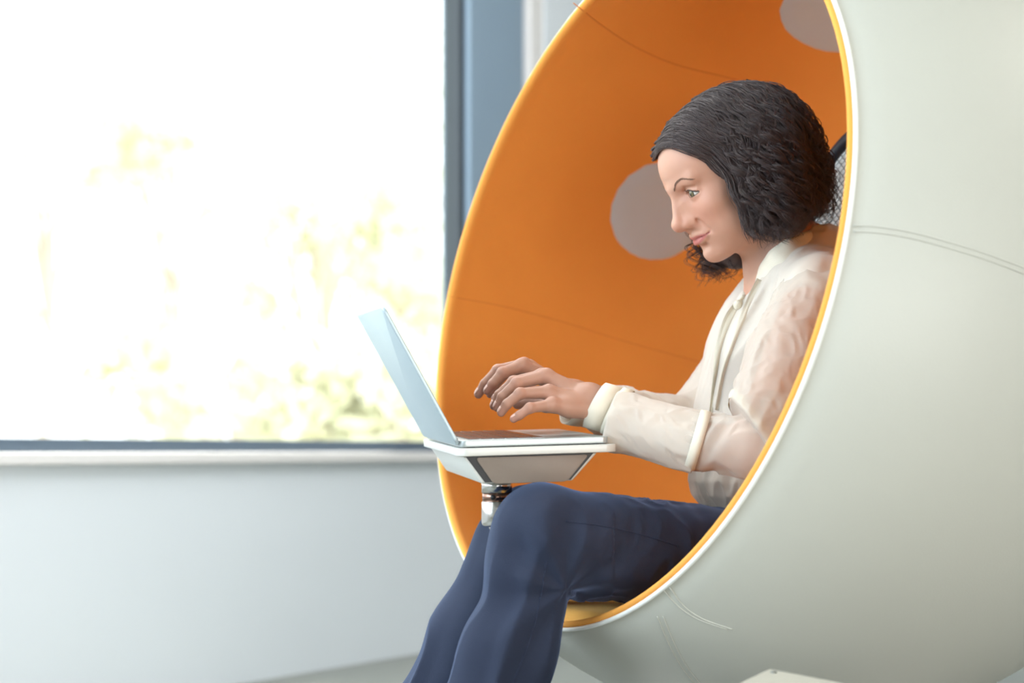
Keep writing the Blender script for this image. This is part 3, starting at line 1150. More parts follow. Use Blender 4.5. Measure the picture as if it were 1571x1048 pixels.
def f_hand(P, H, w, e):
    d = None
    ax = (w - e) / np.linalg.norm(w - e)
    for k, pts in H.items():
        c = chain(P, pts, FR[k], 0.0025)
        # knuckles
        if k != 'thumb':
            c = smin(c, sph(P, pts[0] + UZ * 0.0006, 0.0094), 0.004)
            c = smin(c, sph(P, pts[1], FR[k][1] + 0.0003), 0.003)
        H_ = c if d is None else None
        d = c if d is None else smin(d, c, 0.0016)
    pal = None
    for k, ww in (('index', 0.4), ('middle', 0.15), ('ring', -0.15), ('pinky', -0.4)):
        c = rc(P, w + (H[k][0] - H['middle'][0]) * 0.35, H[k][0], 0.0145, 0.0096)
        pal = c if pal is None else smin(pal, c, 0.010)
    pal = smin(pal, rc(P, w, H['thumb'][0], 0.016, 0.014), 0.012)
    pal = smin(pal, rc(P, w, (H['pinky'][0] * 0.6 + w * 0.4) - UZ * 0.006, 0.013, 0.012), 0.012)
    d = smin(d, pal, 0.005)
    return smin(d, rc(P, at(965, 647, 2.254) if H is HPL else e + (w - e) * 0.8 - UZ * 0.003, w + ax * 0.004, 0.0215, 0.0185), 0.010)


def skin_tint(V):
    Q = toL(V)
    base = np.array(srgb(200, 151, 128))
    T = np.tile(base, (len(V), 1))

    def blend(w, c):
        w = np.clip(w, 0, 1)[:, None]
        T[:] = T * (1 - w) + np.array(c) * w
    b = np.abs(Q[:, 1])
    head = np.linalg.norm(Q, axis=1) < 0.14
    g = lambda c, s: np.exp(-(((Q[:, 0] - c[0]) ** 2 + (b - c[1]) ** 2 + (Q[:, 2] - c[2]) ** 2) / s ** 2)) * head
    blend(g((0.068, 0.036, -0.028), 0.022) * 0.35, srgb(214, 140, 118))
    blend(g((0.100, 0.0, -0.034), 0.014) * 0.30, srgb(210, 138, 118))
    blend(g((0.080, 0.018, 0.002), 0.010) * 0.35, srgb(176, 122, 104))
    # lips
    mid = -0.0622 + 0.0030 * np.clip(b / 0.029, 0, 1) ** 1.5
    ht = np.where(Q[:, 2] > mid, 0.0056, 0.0082) * np.clip(1 - (b / 0.0290) ** 2.2, 0, 1) + 1e-5
    w = np.clip((1.06 - np.abs(Q[:, 2] - mid) / ht) * 5, 0, 1) * head * (Q[:, 0] > 0.062)
    blend(w * 0.85, srgb(190, 108, 104))
    w = np.clip((1.0 - np.abs(Q[:, 2] - mid) / 0.0016), 0, 1) * head * (Q[:, 0] > 0.064) * (b < 0.0285)
    blend(w * 0.55, srgb(130, 66, 62))
    T[~head] *= np.where(V[~head][:, 0] < 0.17, 0.80, 1.0)[:, None]  # hands darkened in the skin colour to offset the strong window light
    # eyelid margin
    ev = np.linalg.norm(np.stack([Q[:, 0] - EYE_C[0], b - EYE_C[1], Q[:, 2] - EYE_C[2]], 1), axis=1)
    # nails and finger ends a little pinker
    for H in (HPL, HPR):
        for k, p in H.items():
            dd = np.linalg.norm(V - p[3], axis=1)
            blend(np.exp(-(dd / 0.012) ** 2) * 0.35, srgb(206, 138, 124))
            for j in (0, 1):
                dd = np.linalg.norm(V - p[j], axis=1)
                blend(np.exp(-(dd / 0.010) ** 2) * 0.22, srgb(200, 132, 112))
    return T


def with_neck(P):
    return smin(f_face(P), f_neck(P), 0.016)


def clip_faces(V, Fc, keep):
    k = keep(V)
    return V, Fc[k[Fc].all(1)]


parts = []
lo = np.array([0.17, 2.29, CAMH + 0.20])
hi = np.array([0.50, 2.53, CAMH + 0.54])
v, f = nets(with_neck, lo, hi, 0.0015)
parts.append((v, f))
lo_t = np.array([0.20, 2.18, CAMH - 0.30])
hi_t = np.array([0.56, 2.72, CAMH + 0.35])
parts.append(nets(f_torso, lo_t, hi_t, 0.006))
for s, e, w, H in ((SHL, ELL_, WRL, HPL), (SHR, ELR, WRR, HPR)):
    tips = np.array([q for k in H.values() for q in k])
    fa = lambda P: smin(f_arm(P, s, e, w), f_hand(P, H, w, e), 0.012)
    hl_, hh_ = np.minimum(tips.min(0), w) - 0.022, np.maximum(tips.max(0), w) + 0.024
    hh_[0] = w[0] + 0.03
    parts.append(nets(fa, hl_, hh_, 0.00115))
    al, ah = np.minimum.reduce([s, e, w]) - 0.06, np.maximum.reduce([s, e, w]) + 0.06
    al[0] = w[0] + 0.022
    parts.append(nets(fa, al, ah, 0.004))
lg = lambda h, k, a: (lambda P: smin(rc(P, h, k, 0.074, 0.050), smin(rc(P, k, k + (a - k) * 0.3, 0.044, 0.043), rc(P, k + (a - k) * 0.3, a, 0.043, 0.034), 0.02), 0.02))
for h, k, a in ((HIL, KNL, ANL), (HIR, KNR, ANR)):
    fl = lg(h, k, a)
    parts.append(nets(fl, np.minimum.reduce([h, k, a]) - 0.09, np.maximum.reduce([h, k, a]) + 0.09, 0.008))
BV, BF = joinm(parts)
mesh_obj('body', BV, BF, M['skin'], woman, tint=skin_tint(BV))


def hit(fn, px, py, y0=1.9, y1=2.75, lift=0.0):
    d = np.array([(px - CX) / F, 1, -(py - CY) / F])
    dn_ = d / np.linalg.norm(d)
    p = np.array([0, 0, CAMH]) + d * y0
    for _ in range(90):
        v = float(fn(p[None].astype(f32))[0])
        if v < 0.0003 or p[1] > y1:
            break
        p = p + dn_ * max(v * 0.7, 0.0003)
    return p - dn_ * lift


# eyes
for sg in (1, -1):
    c = toW((EYE_C[0], sg * EYE_C[1], EYE_C[2]))
    n = 40
    th = np.linspace(0, np.pi, n)
    g_l = np.array([0.975, 0.10 if sg > 0 else 0.10, -0.04])
    g_l /= np.linalg.norm(g_l)
    g_ = g_l @ HR
    uu = np.cross(g_, UZ)
    uu /= np.linalg.norm(uu)
    vv_ = np.cross(uu, g_)
    R_ = EYE_R * HS
    V, Fs = lathe([(R_ * math.sin(t) + 1e-5, R_ * math.cos(t) * (1.0 if t > 0.5 else 1 + 0.06 * (1 - t / 0.5))) for t in th], c, g_, uu, vv_, 40)
    ang = np.repeat(th, 40)
    T = np.tile(np.array(srgb(226, 220, 214)), (len(V), 1))
    T[ang < 0.56] = srgb(112, 104, 78)
    T[(ang > 0.50) & (ang < 0.60)] = srgb(60, 52, 42)
    T[ang < 0.22] = (0.004, 0.004, 0.004)
    mesh_obj('eyeball', V, [f[::-1] for f in Fs], M['eye_white'], woman, tint=T)
    # lash line along the upper lid, lower lid line
    arc_u, arc_d = [], []
    for k in range(15):
        s = -1 + 2 * k / 14
        b = EYE_C[1] + s * 0.0142
        zu = EYE_C[2] + 0.0006 - 0.0024 * s + 0.0060 * (1 - s * s)
        zd = EYE_C[2] + 0.0006 - 0.0024 * s - 0.0048 * (1 - s * s)
        for L_, z in ((arc_u, zu), (arc_d, zd)):
            rr = EYE_R + 0.0016
            a_ = EYE_C[0] + math.sqrt(max(rr ** 2 - (b - EYE_C[1]) ** 2 - (z - EYE_C[2]) ** 2, 1e-7))
            if abs(s) > 0.8:
                a_ -= 0.0006
            L_.append(toW((a_, sg * b, z)))
    V1 = tube(arc_u, 0.0008 * np.ones(15), 6)
    V2 = tube(arc_d, 0.00032 * np.ones(15), 5)
    pl = [V1, V2]
    for k in (3, 5, 7):
        p0 = arc_u[k]
        out = (hf * 0.9 - huu * 0.25 + hll * sg * 0.35 * (k - 5) / 8)
        pl.append(tube([p0, p0 + out * 0.0030, p0 + out * 0.0050 + huu * 0.0022], [0.0003, 0.00022, 0.0001], 4))
    v, f = merge(pl)
    mesh_obj('eyelash', v, f, M['lash'], woman)
    # eyebrow hairs
    pl = []
    rr = np.random.default_rng(5)
    bl = catmull([(0.0880, 0.0150, 0.0125), (0.0850, 0.0250, 0.0225), (0.0790, 0.0350, 0.0250), (0.0660, 0.0480, 0.0190)], 60)
    for k in range(150):
        t = rr.uniform(0, 1)
        q = bl[int(t * 59)] + np.array([0.004, 0, rr.normal() * 0.0011 * (1 - 0.6 * t)])
        dr = np.array([-0.12 - 0.55 * t, 0.8, 0.75 - 1.2 * t])
        dr /= np.linalg.norm(dr)
        pp = []
        for s in (0, 0.5, 1):
            x = q + dr * 0.0055 * s
            x[1] *= sg
            w_ = toW(x)
            for _ in range(5):
                dd = float(f_face(w_[None].astype(f32))[0])
                h_ = 0.0006
                gr_ = np.array([float(f_face((w_ + h_ * np.eye(3)[j])[None].astype(f32))[0]) - dd for j in range(3)]) / h_
                w_ = w_ - (dd - 0.0004) * gr_ / (gr_ @ gr_ + 1e-6)
            pp.append(w_)
        pl.append(tube(pp, [0.00024, 0.0002, 0.0001], 3))
    v, f = merge(pl)
    mesh_obj('eyebrow', v, f, M['brow'], woman)

# fingernails
for H, w in ((HPL, WRL), (HPR, WRR)):
    for k, p in H.items():
        ax = (p[3] - p[2]) / np.linalg.norm(p[3] - p[2])
        prev = (p[1] - p[2]) / np.linalg.norm(p[1] - p[2])
        dor = UZ * 0.6 + np.array([-0.7, 0, 0])
        if k == 'thumb':
            dor = np.array([-0.55, -0.55 if H is HPR else 0.5, 0.35])
        dor = dor - ax * (dor @ ax)
        dor /= np.linalg.norm(dor)
        sd = np.cross(ax, dor)
        r_ = FR[k][3]
        c = p[3] - ax * 0.002
        n1, n2 = 8, 7
        V = []
        for i in range(n1):
            for j in range(n2):
                tt = -0.006 + 0.0095 * i / (n1 - 1)
                aa = (j / (n2 - 1) - 0.5) * 2.0 * (1 if i < n1 - 2 else 0.8)
                rr_ = r_ + 0.0009 - (0.0010 if i in (0,) else 0) - max(tt, 0) ** 2 * 60
                V.append(c + ax * tt + (dor * math.cos(aa) + sd * math.sin(aa)) * rr_)
        Fs = [(i * n2 + j, (i + 1) * n2 + j, (i + 1) * n2 + j + 1, i * n2 + j + 1) for i in range(n1 - 1) for j in range(n2 - 1)]
        mesh_obj('fingernail', V, Fs, M['nail'], woman)

# ---- clothes
n3 = lambda v: np.asarray(v, float) / np.linalg.norm(v)


def planar(P, p, n):
    return ((P - np.asarray(p, f32)) @ np.asarray(n, f32)).astype(f32)


def folds(P, dirn, freq, seed, along=0.22, amp=1.0):
    """long soft folds running along dirn"""
    dirn = n3(dirn)
    A = n3(np.cross(dirn, (0.3, 0.9, 0.2)))
    B = np.cross(dirn, A)
    Q = np.stack([P @ dirn * along, P @ A, P @ B], 1).astype(f32)
    w = vnoise(Q, freq * 0.5, seed + 5)
    Q[:, 1] += w * 0.01
    n = vnoise(Q, freq, seed)
    r = 1 - np.abs(n) * 2
    return (r * amp).astype(f32)


NECKHOLE = (at(1150, 395, 2.42), at(1215, 400, 2.45))


def f_blouse(P):
    d = f_loft(P, 0.0)
    d = smin(d, rc(P, NB + UZ * 0.01, SHL, 0.048, 0.052), 0.03)
    d = smin(d, rc(P, NB + UZ * 0.01, SHR, 0.048, 0.050), 0.03)
    d = smin(d, sph(P, at(1262, 430, 2.43), 0.075), 0.02)
    d = smin(d, ell(P, at(1168, 535, 2.380), (0.056, 0.056, 0.065)), 0.04)
    d = smin(d, ell(P, at(1166, 535, 2.500), (0.056, 0.056, 0.065)), 0.04)
    fd = folds(P, at(1240, 400, 2.3) - at(1110, 660, 2.35), 42, 3)
    fd2 = folds(P, (0.1, 0, 1), 60, 9, 0.3)
    lowz = np.clip((CAMH + 0.05 - P[:, 2]) / 0.1, 0, 1)
    d = d - fd * 0.0032 - fd2 * 0.0011 * lowz
    # neck opening: a V down the front and the hollow for the neck
    hole = rc(P, NT, at(1205, 398, 2.45), 0.056, 0.052)
    vcut = rc(P, at(1143, 412, 2.425), at(1138, 474, 2.395), 0.027, 0.0090)
    d = smax(d, -smin(hole, vcut, 0.01), 0.006)
    return (d * 0.85).astype(f32)


def op_blouse(V):
    o = np.full(len(V), 0.96)
    X, Z = V[:, 0], V[:, 2]
    px = CX + F * X / V[:, 1]
    py = CY - F * (Z - CAMH) / V[:, 1]
    o -= 0.22 * np.clip((px - 1222) / 40, 0, 1) * np.clip((480 - py) / 40, 0, 1)
    return np.repeat(o[:, None], 3, 1)


v, f = nets(f_blouse, (0.22, 2.19, CAMH - 0.115), (0.54, 2.70, CAMH + 0.36), 0.003)
mesh_obj('blouse', v, f, M['cloth'], woman, tint=op_blouse(v))

axu = n3(at(1152, 660, 2.16) - SHL)
hem_p, hem_n = at(1148, 658, 2.16), n3((-0.86, -0.05, -0.50))


def f_upsleeve(P, s=SHL, e=at(1158, 672, 2.16), hp=hem_p, hn=hem_n, sd=1):
    d = smin(rc(P, s + (e - s) * 0.10 - UZ * 0.004, s + (e - s) * 0.5, 0.056, 0.0535), rc(P, s + (e - s) * 0.5, e, 0.0535, 0.050), 0.02)
    ax = e - s
    fd = folds(P, ax, 50, 21 * sd, 0.35) * 0.0036 + folds(P, ax + np.array([0.1, 0.1, 0]), 95, 4 * sd, 0.4) * 0.0012
    d = d - fd
    d = smax(d, planar(P, hp, hn), 0.004)
    # hollow at the hem
    return (d * 0.85).astype(f32)


def shell_open(fn, t):
    return lambda P: (lambda d: np.maximum(d, -(d + t)))(fn(P))


def sleeve_obj(name, fn, lo, hi, s, op, keep=None, m='cloth'):
    v, f = nets(fn, lo, hi, s)
    if keep is not None:
        k = keep(v)
        f = f[k[f].all(1)]
        used = np.unique(f)
        mp_ = np.full(len(v), -1)
        mp_[used] = np.arange(len(used))
        v, f = v[used], mp_[f]
    o = mesh_obj(name, v, f, M[m], woman, tint=np.full((len(v), 3), op) if not callable(op) else op(v))
    return o


bb = lambda pts, m: (np.min(pts, 0) - m, np.max(pts, 0) + m)
lo, hi = bb([SHL, at(1158, 672, 2.16)], 0.075)
sleeve_obj('upper_sleeve', f_upsleeve, lo, hi, 0.0028, 0.58)


def ring_of(fn, p, n, rad, r0, name, m, nseg=72, flat=0.5, rr=0.003):
    """a band following the section of fn cut by a plane"""
    n = n3(n)
    u = n3(np.cross(n, (0.1, 1, 0.2)))
    w = np.cross(n, u)
    pts = []
    for t in np.linspace(0, 2 * np.pi, nseg, endpoint=False):
        dr = u * math.cos(t) + w * math.sin(t)
        lo_, hi__ = 0.0, rad
        for _ in range(16):
            mid = (lo_ + hi__) / 2
            if float(fn((p + dr * mid)[None].astype(f32))[0]) < 0:
                lo_ = mid
            else:
                hi__ = mid
        pts.append(p + dr * (lo_ + r0))
    return pts


def band(name, fn, p, n, width, m, off=0.0008, th=0.0012, rad=0.09, nseg=80, taper=0.0, parent=None, op=0.97):
    n = n3(n)
    A = ring_of(fn, p - n * width / 2, n, rad, off, '', None, nseg)
    B = ring_of(fn, p + n * width / 2, n, rad, off - taper, '', None, nseg)
    Mi = [(a + b) / 2 + (((a + b) / 2 - p) - n * (((a + b) / 2 - p) @ n)) * 0.02 for a, b in zip(A, B)]
    c = p
    rings = [A, Mi, B]
    sh = lambda R, k: [q + n3(q - c - n * ((q - c) @ n)) * k for q in R]
    seq = [sh(A, -th), A, Mi, B, sh(B, -th), sh(Mi, -th)]
    V = np.array(seq).reshape(-1, 3)
    Fs = []
    k = nseg
    for i in range(6):
        for j in range(k):
            a, b = i * k + j, i * k + (j + 1) % k
            c_, d_ = ((i + 1) % 6) * k + (j + 1) % k, ((i + 1) % 6) * k + j
            Fs.append((a, b, c_, d_))
    return mesh_obj(name, V, Fs, M[m], woman, tint=np.full((len(V), 3), op))


f_us_free = lambda P: (smin(rc(P, SHL - UZ * 0.004, SHL + (at(1158, 672, 2.16) - SHL) * 0.5, 0.057, 0.0535), rc(P, SHL + (at(1158, 672, 2.16) - SHL) * 0.5, at(1150, 690, 2.16), 0.0535, 0.050), 0.02)
                       - folds(P, at(1158, 672, 2.16) - SHL, 50, 21, 0.35) * 0.0036).astype(f32)
band('sleeve_hem', f_us_free, hem_p - hem_n * 0.004 + np.array([0.006, 0, -0.003]), hem_n, 0.011, 'collar', 0.0026)

F1, F2, F3 = at(1072, 683, 2.20), at(950, 647, 2.255), at(926, 632, 2.265)


def f_midsleeve(P):
    d = smin(rc(P, at(1195, 640, 2.17), at(1162, 686, 2.155), 0.036, 0.0395), rc(P, at(1162, 686, 2.155), at(1050, 676, 2.21), 0.0395, 0.0350), 0.01)
    d = d - folds(P, at(1162, 640, 2.16) - at(1110, 720, 2.2), 55, 31, 0.4) * 0.0026
    return (d * 0.85).astype(f32)


lo, hi = bb([at(1195, 640, 2.17), at(1050, 676, 2.21)], 0.06)
sleeve_obj('elbow_sleeve', f_midsleeve, lo, hi, 0.0025, 0.58)
b1n = n3((0.955, -0.1, -0.28))


cuff_ax = n3(at(900, 622, 2.27) - at(946, 634, 2.262))


def f_foresleeve(P):
    d = smin(rc(P, at(1100, 688, 2.19), F2, 0.0395, 0.0385), rc(P, F2, at(925, 627, 2.266), 0.0385, 0.0290), 0.012)
    d = d - folds(P, F1 - F2, 45, 41, 0.3) * 0.0020 - folds(P, F3 - F2 + UZ * 0.02, 110, 8, 0.3) * 0.0010
    d = smax(d, planar(P, b1p, b1n), 0.002)
    d = smax(d, planar(P, at(941, 632, 2.264), cuff_ax), 0.002)
    return (d * 0.88).astype(f32)


b1p = at(1073, 683, 2.20)
lo, hi = bb([F1, F3], 0.06)
hi[0] += 0.03
b1p = at(1073, 683, 2.20)
ce = at(946, 632, 2.262)
sleeve_obj('forearm_sleeve', f_foresleeve, lo, hi, 0.0025, 0.82)
band('sleeve_fold', lambda P: rc(P, at(1130, 690, 2.17), F2, 0.0400, 0.0385), b1p - b1n * 0.004, b1n, 0.014, 'collar', 0.0002)


def f_cuff(P):
    return rc(P, at(960, 636, 2.262), at(890, 614, 2.272), 0.0315, 0.0322)


cn = n3(at(912, 627, 2.27) - at(947, 637, 2.262) + np.array([-0.004, 0, 0.009]))
band('cuff', f_cuff, at(926, 627, 2.266), cn, 0.0250, 'collar', 0.0006, 0.0014)
band('cuff_edge', f_cuff, at(947, 633, 2.262), cn, 0.0140, 'collar', 0.0022, 0.0014)

# far sleeve
G2, G3 = at(955, 640, 2.47), at(905, 624, 2.44)


def f_farsleeve(P):
    d = smin(rc(P, SHR, ELR, 0.052, 0.051), rc(P, ELR, G2, 0.050, 0.040), 0.02)
    d = smin(d, rc(P, G2, G3, 0.040, 0.029), 0.012)
    d = d - folds(P, ELR - SHR, 48, 51, 0.35) * 0.0035
    return (d * 0.85).astype(f32)


lo, hi = bb([SHR, ELR, G3], 0.075)
sleeve_obj('sleeve', f_farsleeve, lo, hi, 0.0035, 0.88)
cfn = n3(at(880, 616, 2.43) - at(915, 626, 2.445) + np.array([0, 0, 0.006]))
band('cuff', lambda P: rc(P, at(930, 630, 2.45), at(860, 614, 2.42), 0.030, 0.0315), at(889, 619, 2.434), cfn, 0.024, 'collar', 0.0006, 0.0014)

# collar ribbon
ct = catmull([at(*q) for q in [(1163, 412, 2.392), (1180, 386, 2.362), (1210, 365, 2.352), (1246, 352, 2.385), (1258, 352, 2.45), (1230, 362, 2.515), (1180, 388, 2.508), (1146, 418, 2.462)]], 60)
cb = catmull([at(*q) for q in [(1160, 447, 2.385), (1184, 430, 2.350), (1222, 408, 2.335), (1262, 388, 2.375), (1278, 385, 2.45), (1235, 405, 2.53), (1180, 430, 2.520), (1140, 458, 2.462)]], 60)
nr = 7
grid = []
for j in range(nr):
    t = j / (nr - 1)
    row = cb * (1 - t) + ct * t
    out = row - at(1212, 400, 2.45)
    out[:, 2] *= 0.2
    out /= np.linalg.norm(out, axis=1)[:, None]
    wav = 0.0012 * np.sin(np.arange(60) * 0.9 + j)
    grid.append(row + out * (0.004 * math.sin(t * math.pi) + wav[:, None]))
G = np.array(grid)
ctr = at(1212, 400, 2.45)
inn = G - 0.0022 * (lambda o: o / np.linalg.norm(o, axis=2)[..., None])(G - ctr)
V = np.concatenate([G.reshape(-1, 3), inn.reshape(-1, 3)])
K = nr * 60
Fs = []
for j in range(nr - 1):
    for i in range(59):
        a_ = j * 60 + i
        Fs.append((a_, a_ + 1, a_ + 61, a_ + 60))
        Fs.append((K + a_, K + a_ + 60, K + a_ + 61, K + a_ + 1))
bd = [i for i in range(60)] + [j * 60 + 59 for j in range(1, nr)] + [(nr - 1) * 60 + i for i in range(58, -1, -1)] + [j * 60 for j in range(nr - 2, 0, -1)]
for q in range(len(bd)):
    a_, b_ = bd[q], bd[(q + 1) % len(bd)]
    Fs.append((b_, a_, K + a_, K + b_))
mesh_obj('collar', V, Fs, M['collar'], woman)


# tie ribbon hanging down the front
def ribbon(name, fn, line, m, th=0.0014, lift=0.003, n=40):
    L_ = np.array([(a, b) for a, b, c in line], float)
    Wd = np.array([(c, 0) for a, b, c in line], float)
    L2, W2 = catmull(L_, n), catmull(Wd, n)[:, 0]
    rows_ = []
    for k in range(n):
        tg = L2[min(k + 1, n - 1)] - L2[max(k - 1, 0)]
        tg /= np.linalg.norm(tg)
        nm = np.array([tg[1], -tg[0]])
        c = hit(fn, L2[k][0], L2[k][1])
        row = []
        for j in range(7):
            s = (j / 6 - 0.5) * W2[k]
            q = L2[k] + nm * s
            dpt = c[1] - lift - 0.0016 * math.cos(j / 6 * math.pi * 3 + k * 0.15)
            row.append(at(q[0], q[1], dpt))
        rows_.append(row)
    A = np.array(rows_)
    B = A + np.array([0.0002, th, 0])
    V = np.concatenate([A.reshape(-1, 3), B.reshape(-1, 3)])
    K = n * 7
    Fs = []
    for k in range(n - 1):
        for j in range(6):
            a_ = k * 7 + j
            Fs.append((a_, a_ + 7, a_ + 8, a_ + 1))
            Fs.append((K + a_, K + a_ + 1, K + a_ + 8, K + a_ + 7))
        for j in (0, 6):
            a_ = k * 7 + j
            Fs.append((a_, K + a_, K + a_ + 7, a_ + 7))
    for k in (0, n - 1):
        for j in range(6):
            a_ = k * 7 + j
            Fs.append((a_, a_ + 1, K + a_ + 1, K + a_))
    return mesh_obj(name, V, Fs, M[m], woman)


ribbon('neck_tie', f_blouse, [(1131, 468, 13), (1120, 490, 19), (1111, 515, 18), (1104, 542, 16), (1099, 575, 11), (1094, 605, 8), (1090, 640, 6)], 'tie')
ribbon('placket', f_blouse, [(1168, 430, 15), (1154, 458, 15), (1140, 492, 15), (1126, 530, 14), (1112, 575, 13), (1102, 630, 12)], 'collar', 0.0012, 0.0008)
ribbon('neck_tie', f_blouse, [(1150, 440, 8), (1142, 455, 9), (1133, 468, 10)], 'tie')
kc = hit(f_blouse, 1132, 468, lift=0.004)
f_kn = lambda P: (ell(P, kc, (0.0062, 0.006, 0.0075)) - folds(P, (0.5, 0, 1), 300, 3, 0.3) * 0.0006).astype(f32)
v, f = nets(f_kn, kc - 0.014, kc + 0.014, 0.0009)
mesh_obj('tie_knot', v, f, M['tie'], woman)


# trousers
def f_trousers(P):
    d = rc(P, HIL, KNL, 0.090, 0.0625)
    d = smin(d, rc(P, KNL, KNL + (ANL - KNL) * 0.45, 0.0580, 0.0535), 0.03)
    d = smin(d, rc(P, KNL + (ANL - KNL) * 0.45, ANL, 0.0535, 0.072), 0.03)
    e = rc(P, HIR, KNR, 0.090, 0.060)
    e = smin(e, rc(P, KNR, KNR + (ANR - KNR) * 0.45, 0.060, 0.060), 0.03)
    e = smin(e, rc(P, KNR + (ANR - KNR) * 0.45, ANR, 0.060, 0.070), 0.03)
    d = smin(d, e, 0.008)
    b = ell(P, at(1210, 850, 2.465), (0.105, 0.165, 0.095))
    b = smin(b, smax(f_loft(P, -0.012), P[:, 2] - (CAMH - 0.062), 0.004), 0.02)
    d = smin(d, b, 0.03)
    # creases fan out from behind the knee, long falls on the shin
    kb = at(868, 905, 2.17)
    q = P - kb.astype(f32)
    ang = np.arctan2(q[:, 2], q[:, 0])
    r = np.sqrt(q[:, 0] ** 2 + q[:, 2] ** 2)
    d = d - np.sin(ang * 7 + 0.6).astype(f32) * 0.0042 * np.exp(-((r - 0.07) / 0.06) ** 2)
    d = d - folds(P, ANL - KNL, 26, 61, 0.18) * 0.0052 * np.clip((CAMH - 0.05 - P[:, 2]) / 0.06, 0, 1) * (P[:, 0] < 0.13)
    d = d - folds(P, (0.25, 0.25, 0.9), 48, 71, 0.4) * 0.0026 * np.clip((P[:, 0] - 0.08) / 0.1, 0, 1)
    d = np.maximum(d, CAMH - 0.455 - P[:, 2])
    return (d * 0.85).astype(f32)


pts = np.array([HIL, KNL, ANL, HIR, KNR, ANR])
lo, hi = bb(pts, 0.115)
v, f = nets(f_trousers, lo, hi, 0.0034)
mesh_obj('trousers', v, f, M['trouser'], woman)
for line in ([(838, 862), (832, 900), (822, 950), (806, 1000), (786, 1050), (770, 1090)], [(868, 800), (930, 808), (990, 822), (1040, 838)]):
    P_ = [hit(f_trousers, a_, b_, lift=0.0) for a_, b_ in catmull(np.array(line, float), 40)]
    V, Fs = tube(P_, 0.0009, 6)
    mesh_obj('side_seam', V, Fs, M['trouser'], woman)


# shoes below the hems
def f_shoe(P, a, fw):
    fw = n3(fw)
    heel = np.array([a[0], a[1], 0.075]) - fw * 0.02
    ball = np.array([a[0], a[1], 0.028]) + fw * 0.12
    toe = np.array([a[0], a[1], 0.020]) + fw * 0.19
    d = smin(rc(P, heel, ball, 0.034, 0.030), rc(P, ball, toe, 0.030, 0.014), 0.02)
    d = smin(d, rc(P, np.array([a[0], a[1], 0.14]), heel, 0.034, 0.034), 0.02)
    d = smin(d, rc(P, np.array([heel[0], heel[1], 0.06]) - fw * 0.012, np.array([heel[0], heel[1], 0.01]) - fw * 0.014, 0.018, 0.009), 0.01)
    return np.maximum(d, 0.002 - P[:, 2]).astype(f32)


for a_ in (ANL, ANR):
    fn = lambda P: f_shoe(P, a_, FB)
    c = np.array([a_[0], a_[1], 0.08])
    v, f = nets(fn, c - np.array([0.25, 0.1, 0.085]), c + np.array([0.09, 0.1, 0.12]), 0.005)
    mesh_obj('shoe', v, f, M['shoe'], woman)

# ---- hair
GUIDES = [
    [(1003, 240, 2.400), (1036, 219, 2.362), (1082, 232, 2.326), (1117, 262, 2.312), (1136, 305, 2.308), (1150, 345, 2.303), (1160, 370, 2.303)],
    [(1006, 226, 2.420), (1043, 197, 2.375), (1095, 215, 2.325), (1135, 260, 2.302), (1155, 310, 2.297), (1168, 350, 2.297), (1178, 374, 2.297)],
    [(1025, 193, 2.420), (1070, 170, 2.370), (1122, 200, 2.312), (1158, 250, 2.288), (1175, 300, 2.283), (1186, 345, 2.283), (1196, 376, 2.288)],
    [(1055, 166, 2.420), (1098, 148, 2.370), (1152, 190, 2.302), (1182, 240, 2.278), (1198, 290, 2.273), (1206, 335, 2.273), (1213, 368, 2.283)],
    [(1085, 145, 2.425), (1135, 136, 2.370), (1187, 180, 2.302), (1212, 230, 2.282), (1224, 285, 2.277), (1230, 325, 2.283), (1232, 356, 2.288)],
    [(1110, 135, 2.430), (1165, 132, 2.380), (1212, 165, 2.322), (1238, 215, 2.302), (1248, 265, 2.302), (1254, 305, 2.303), (1250, 342, 2.303)],
    [(1130, 132, 2.435), (1190, 138, 2.400), (1235, 175, 2.362), (1256, 220, 2.342), (1268, 265, 2.337), (1273, 300, 2.333), (1266, 332, 2.333)],
    [(1140, 134, 2.440), (1202, 146, 2.430), (1245, 185, 2.420), (1266, 228, 2.410), (1278, 270, 2.400), (1280, 305, 2.400), (1266, 336, 2.400)],
    [(1140, 138, 2.450), (1192, 155, 2.470), (1232, 195, 2.485), (1255, 240, 2.488), (1262, 290, 2.485), (1257, 330, 2.475), (1244, 358, 2.460)],
    [(1105, 146, 2.450), (1148, 180, 2.500), (1188, 230, 2.512), (1200, 290, 2.508), (1190, 345, 2.498), (1172, 385, 2.488), (1152, 412, 2.480)],
    [(1065, 166, 2.445), (1085, 205, 2.490), (1112, 250, 2.500), (1125, 310, 2.498), (1122, 360, 2.490), (1112, 398, 2.482), (1110, 426, 2.475)],
    [(1035, 195, 2.435), (1055, 240, 2.475), (1075, 290, 2.490), (1082, 335, 2.490), (1072, 370, 2.485), (1075, 400, 2.480), (1092, 425, 2.475)],
]
for g_i, dx_ in ((4, 4), (5, 9), (6, 13), (7, 14), (8, 8)):
    GUIDES[g_i] = [(q[0] - dx_ * min(1, k_ / 3), q[1], q[2]) for k_, q in enumerate(GUIDES[g_i])]
GD = np.array([catmull([at(*q) for q in g], 33) for g in GUIDES])
HAIRC = at(1150, 265, 2.40)


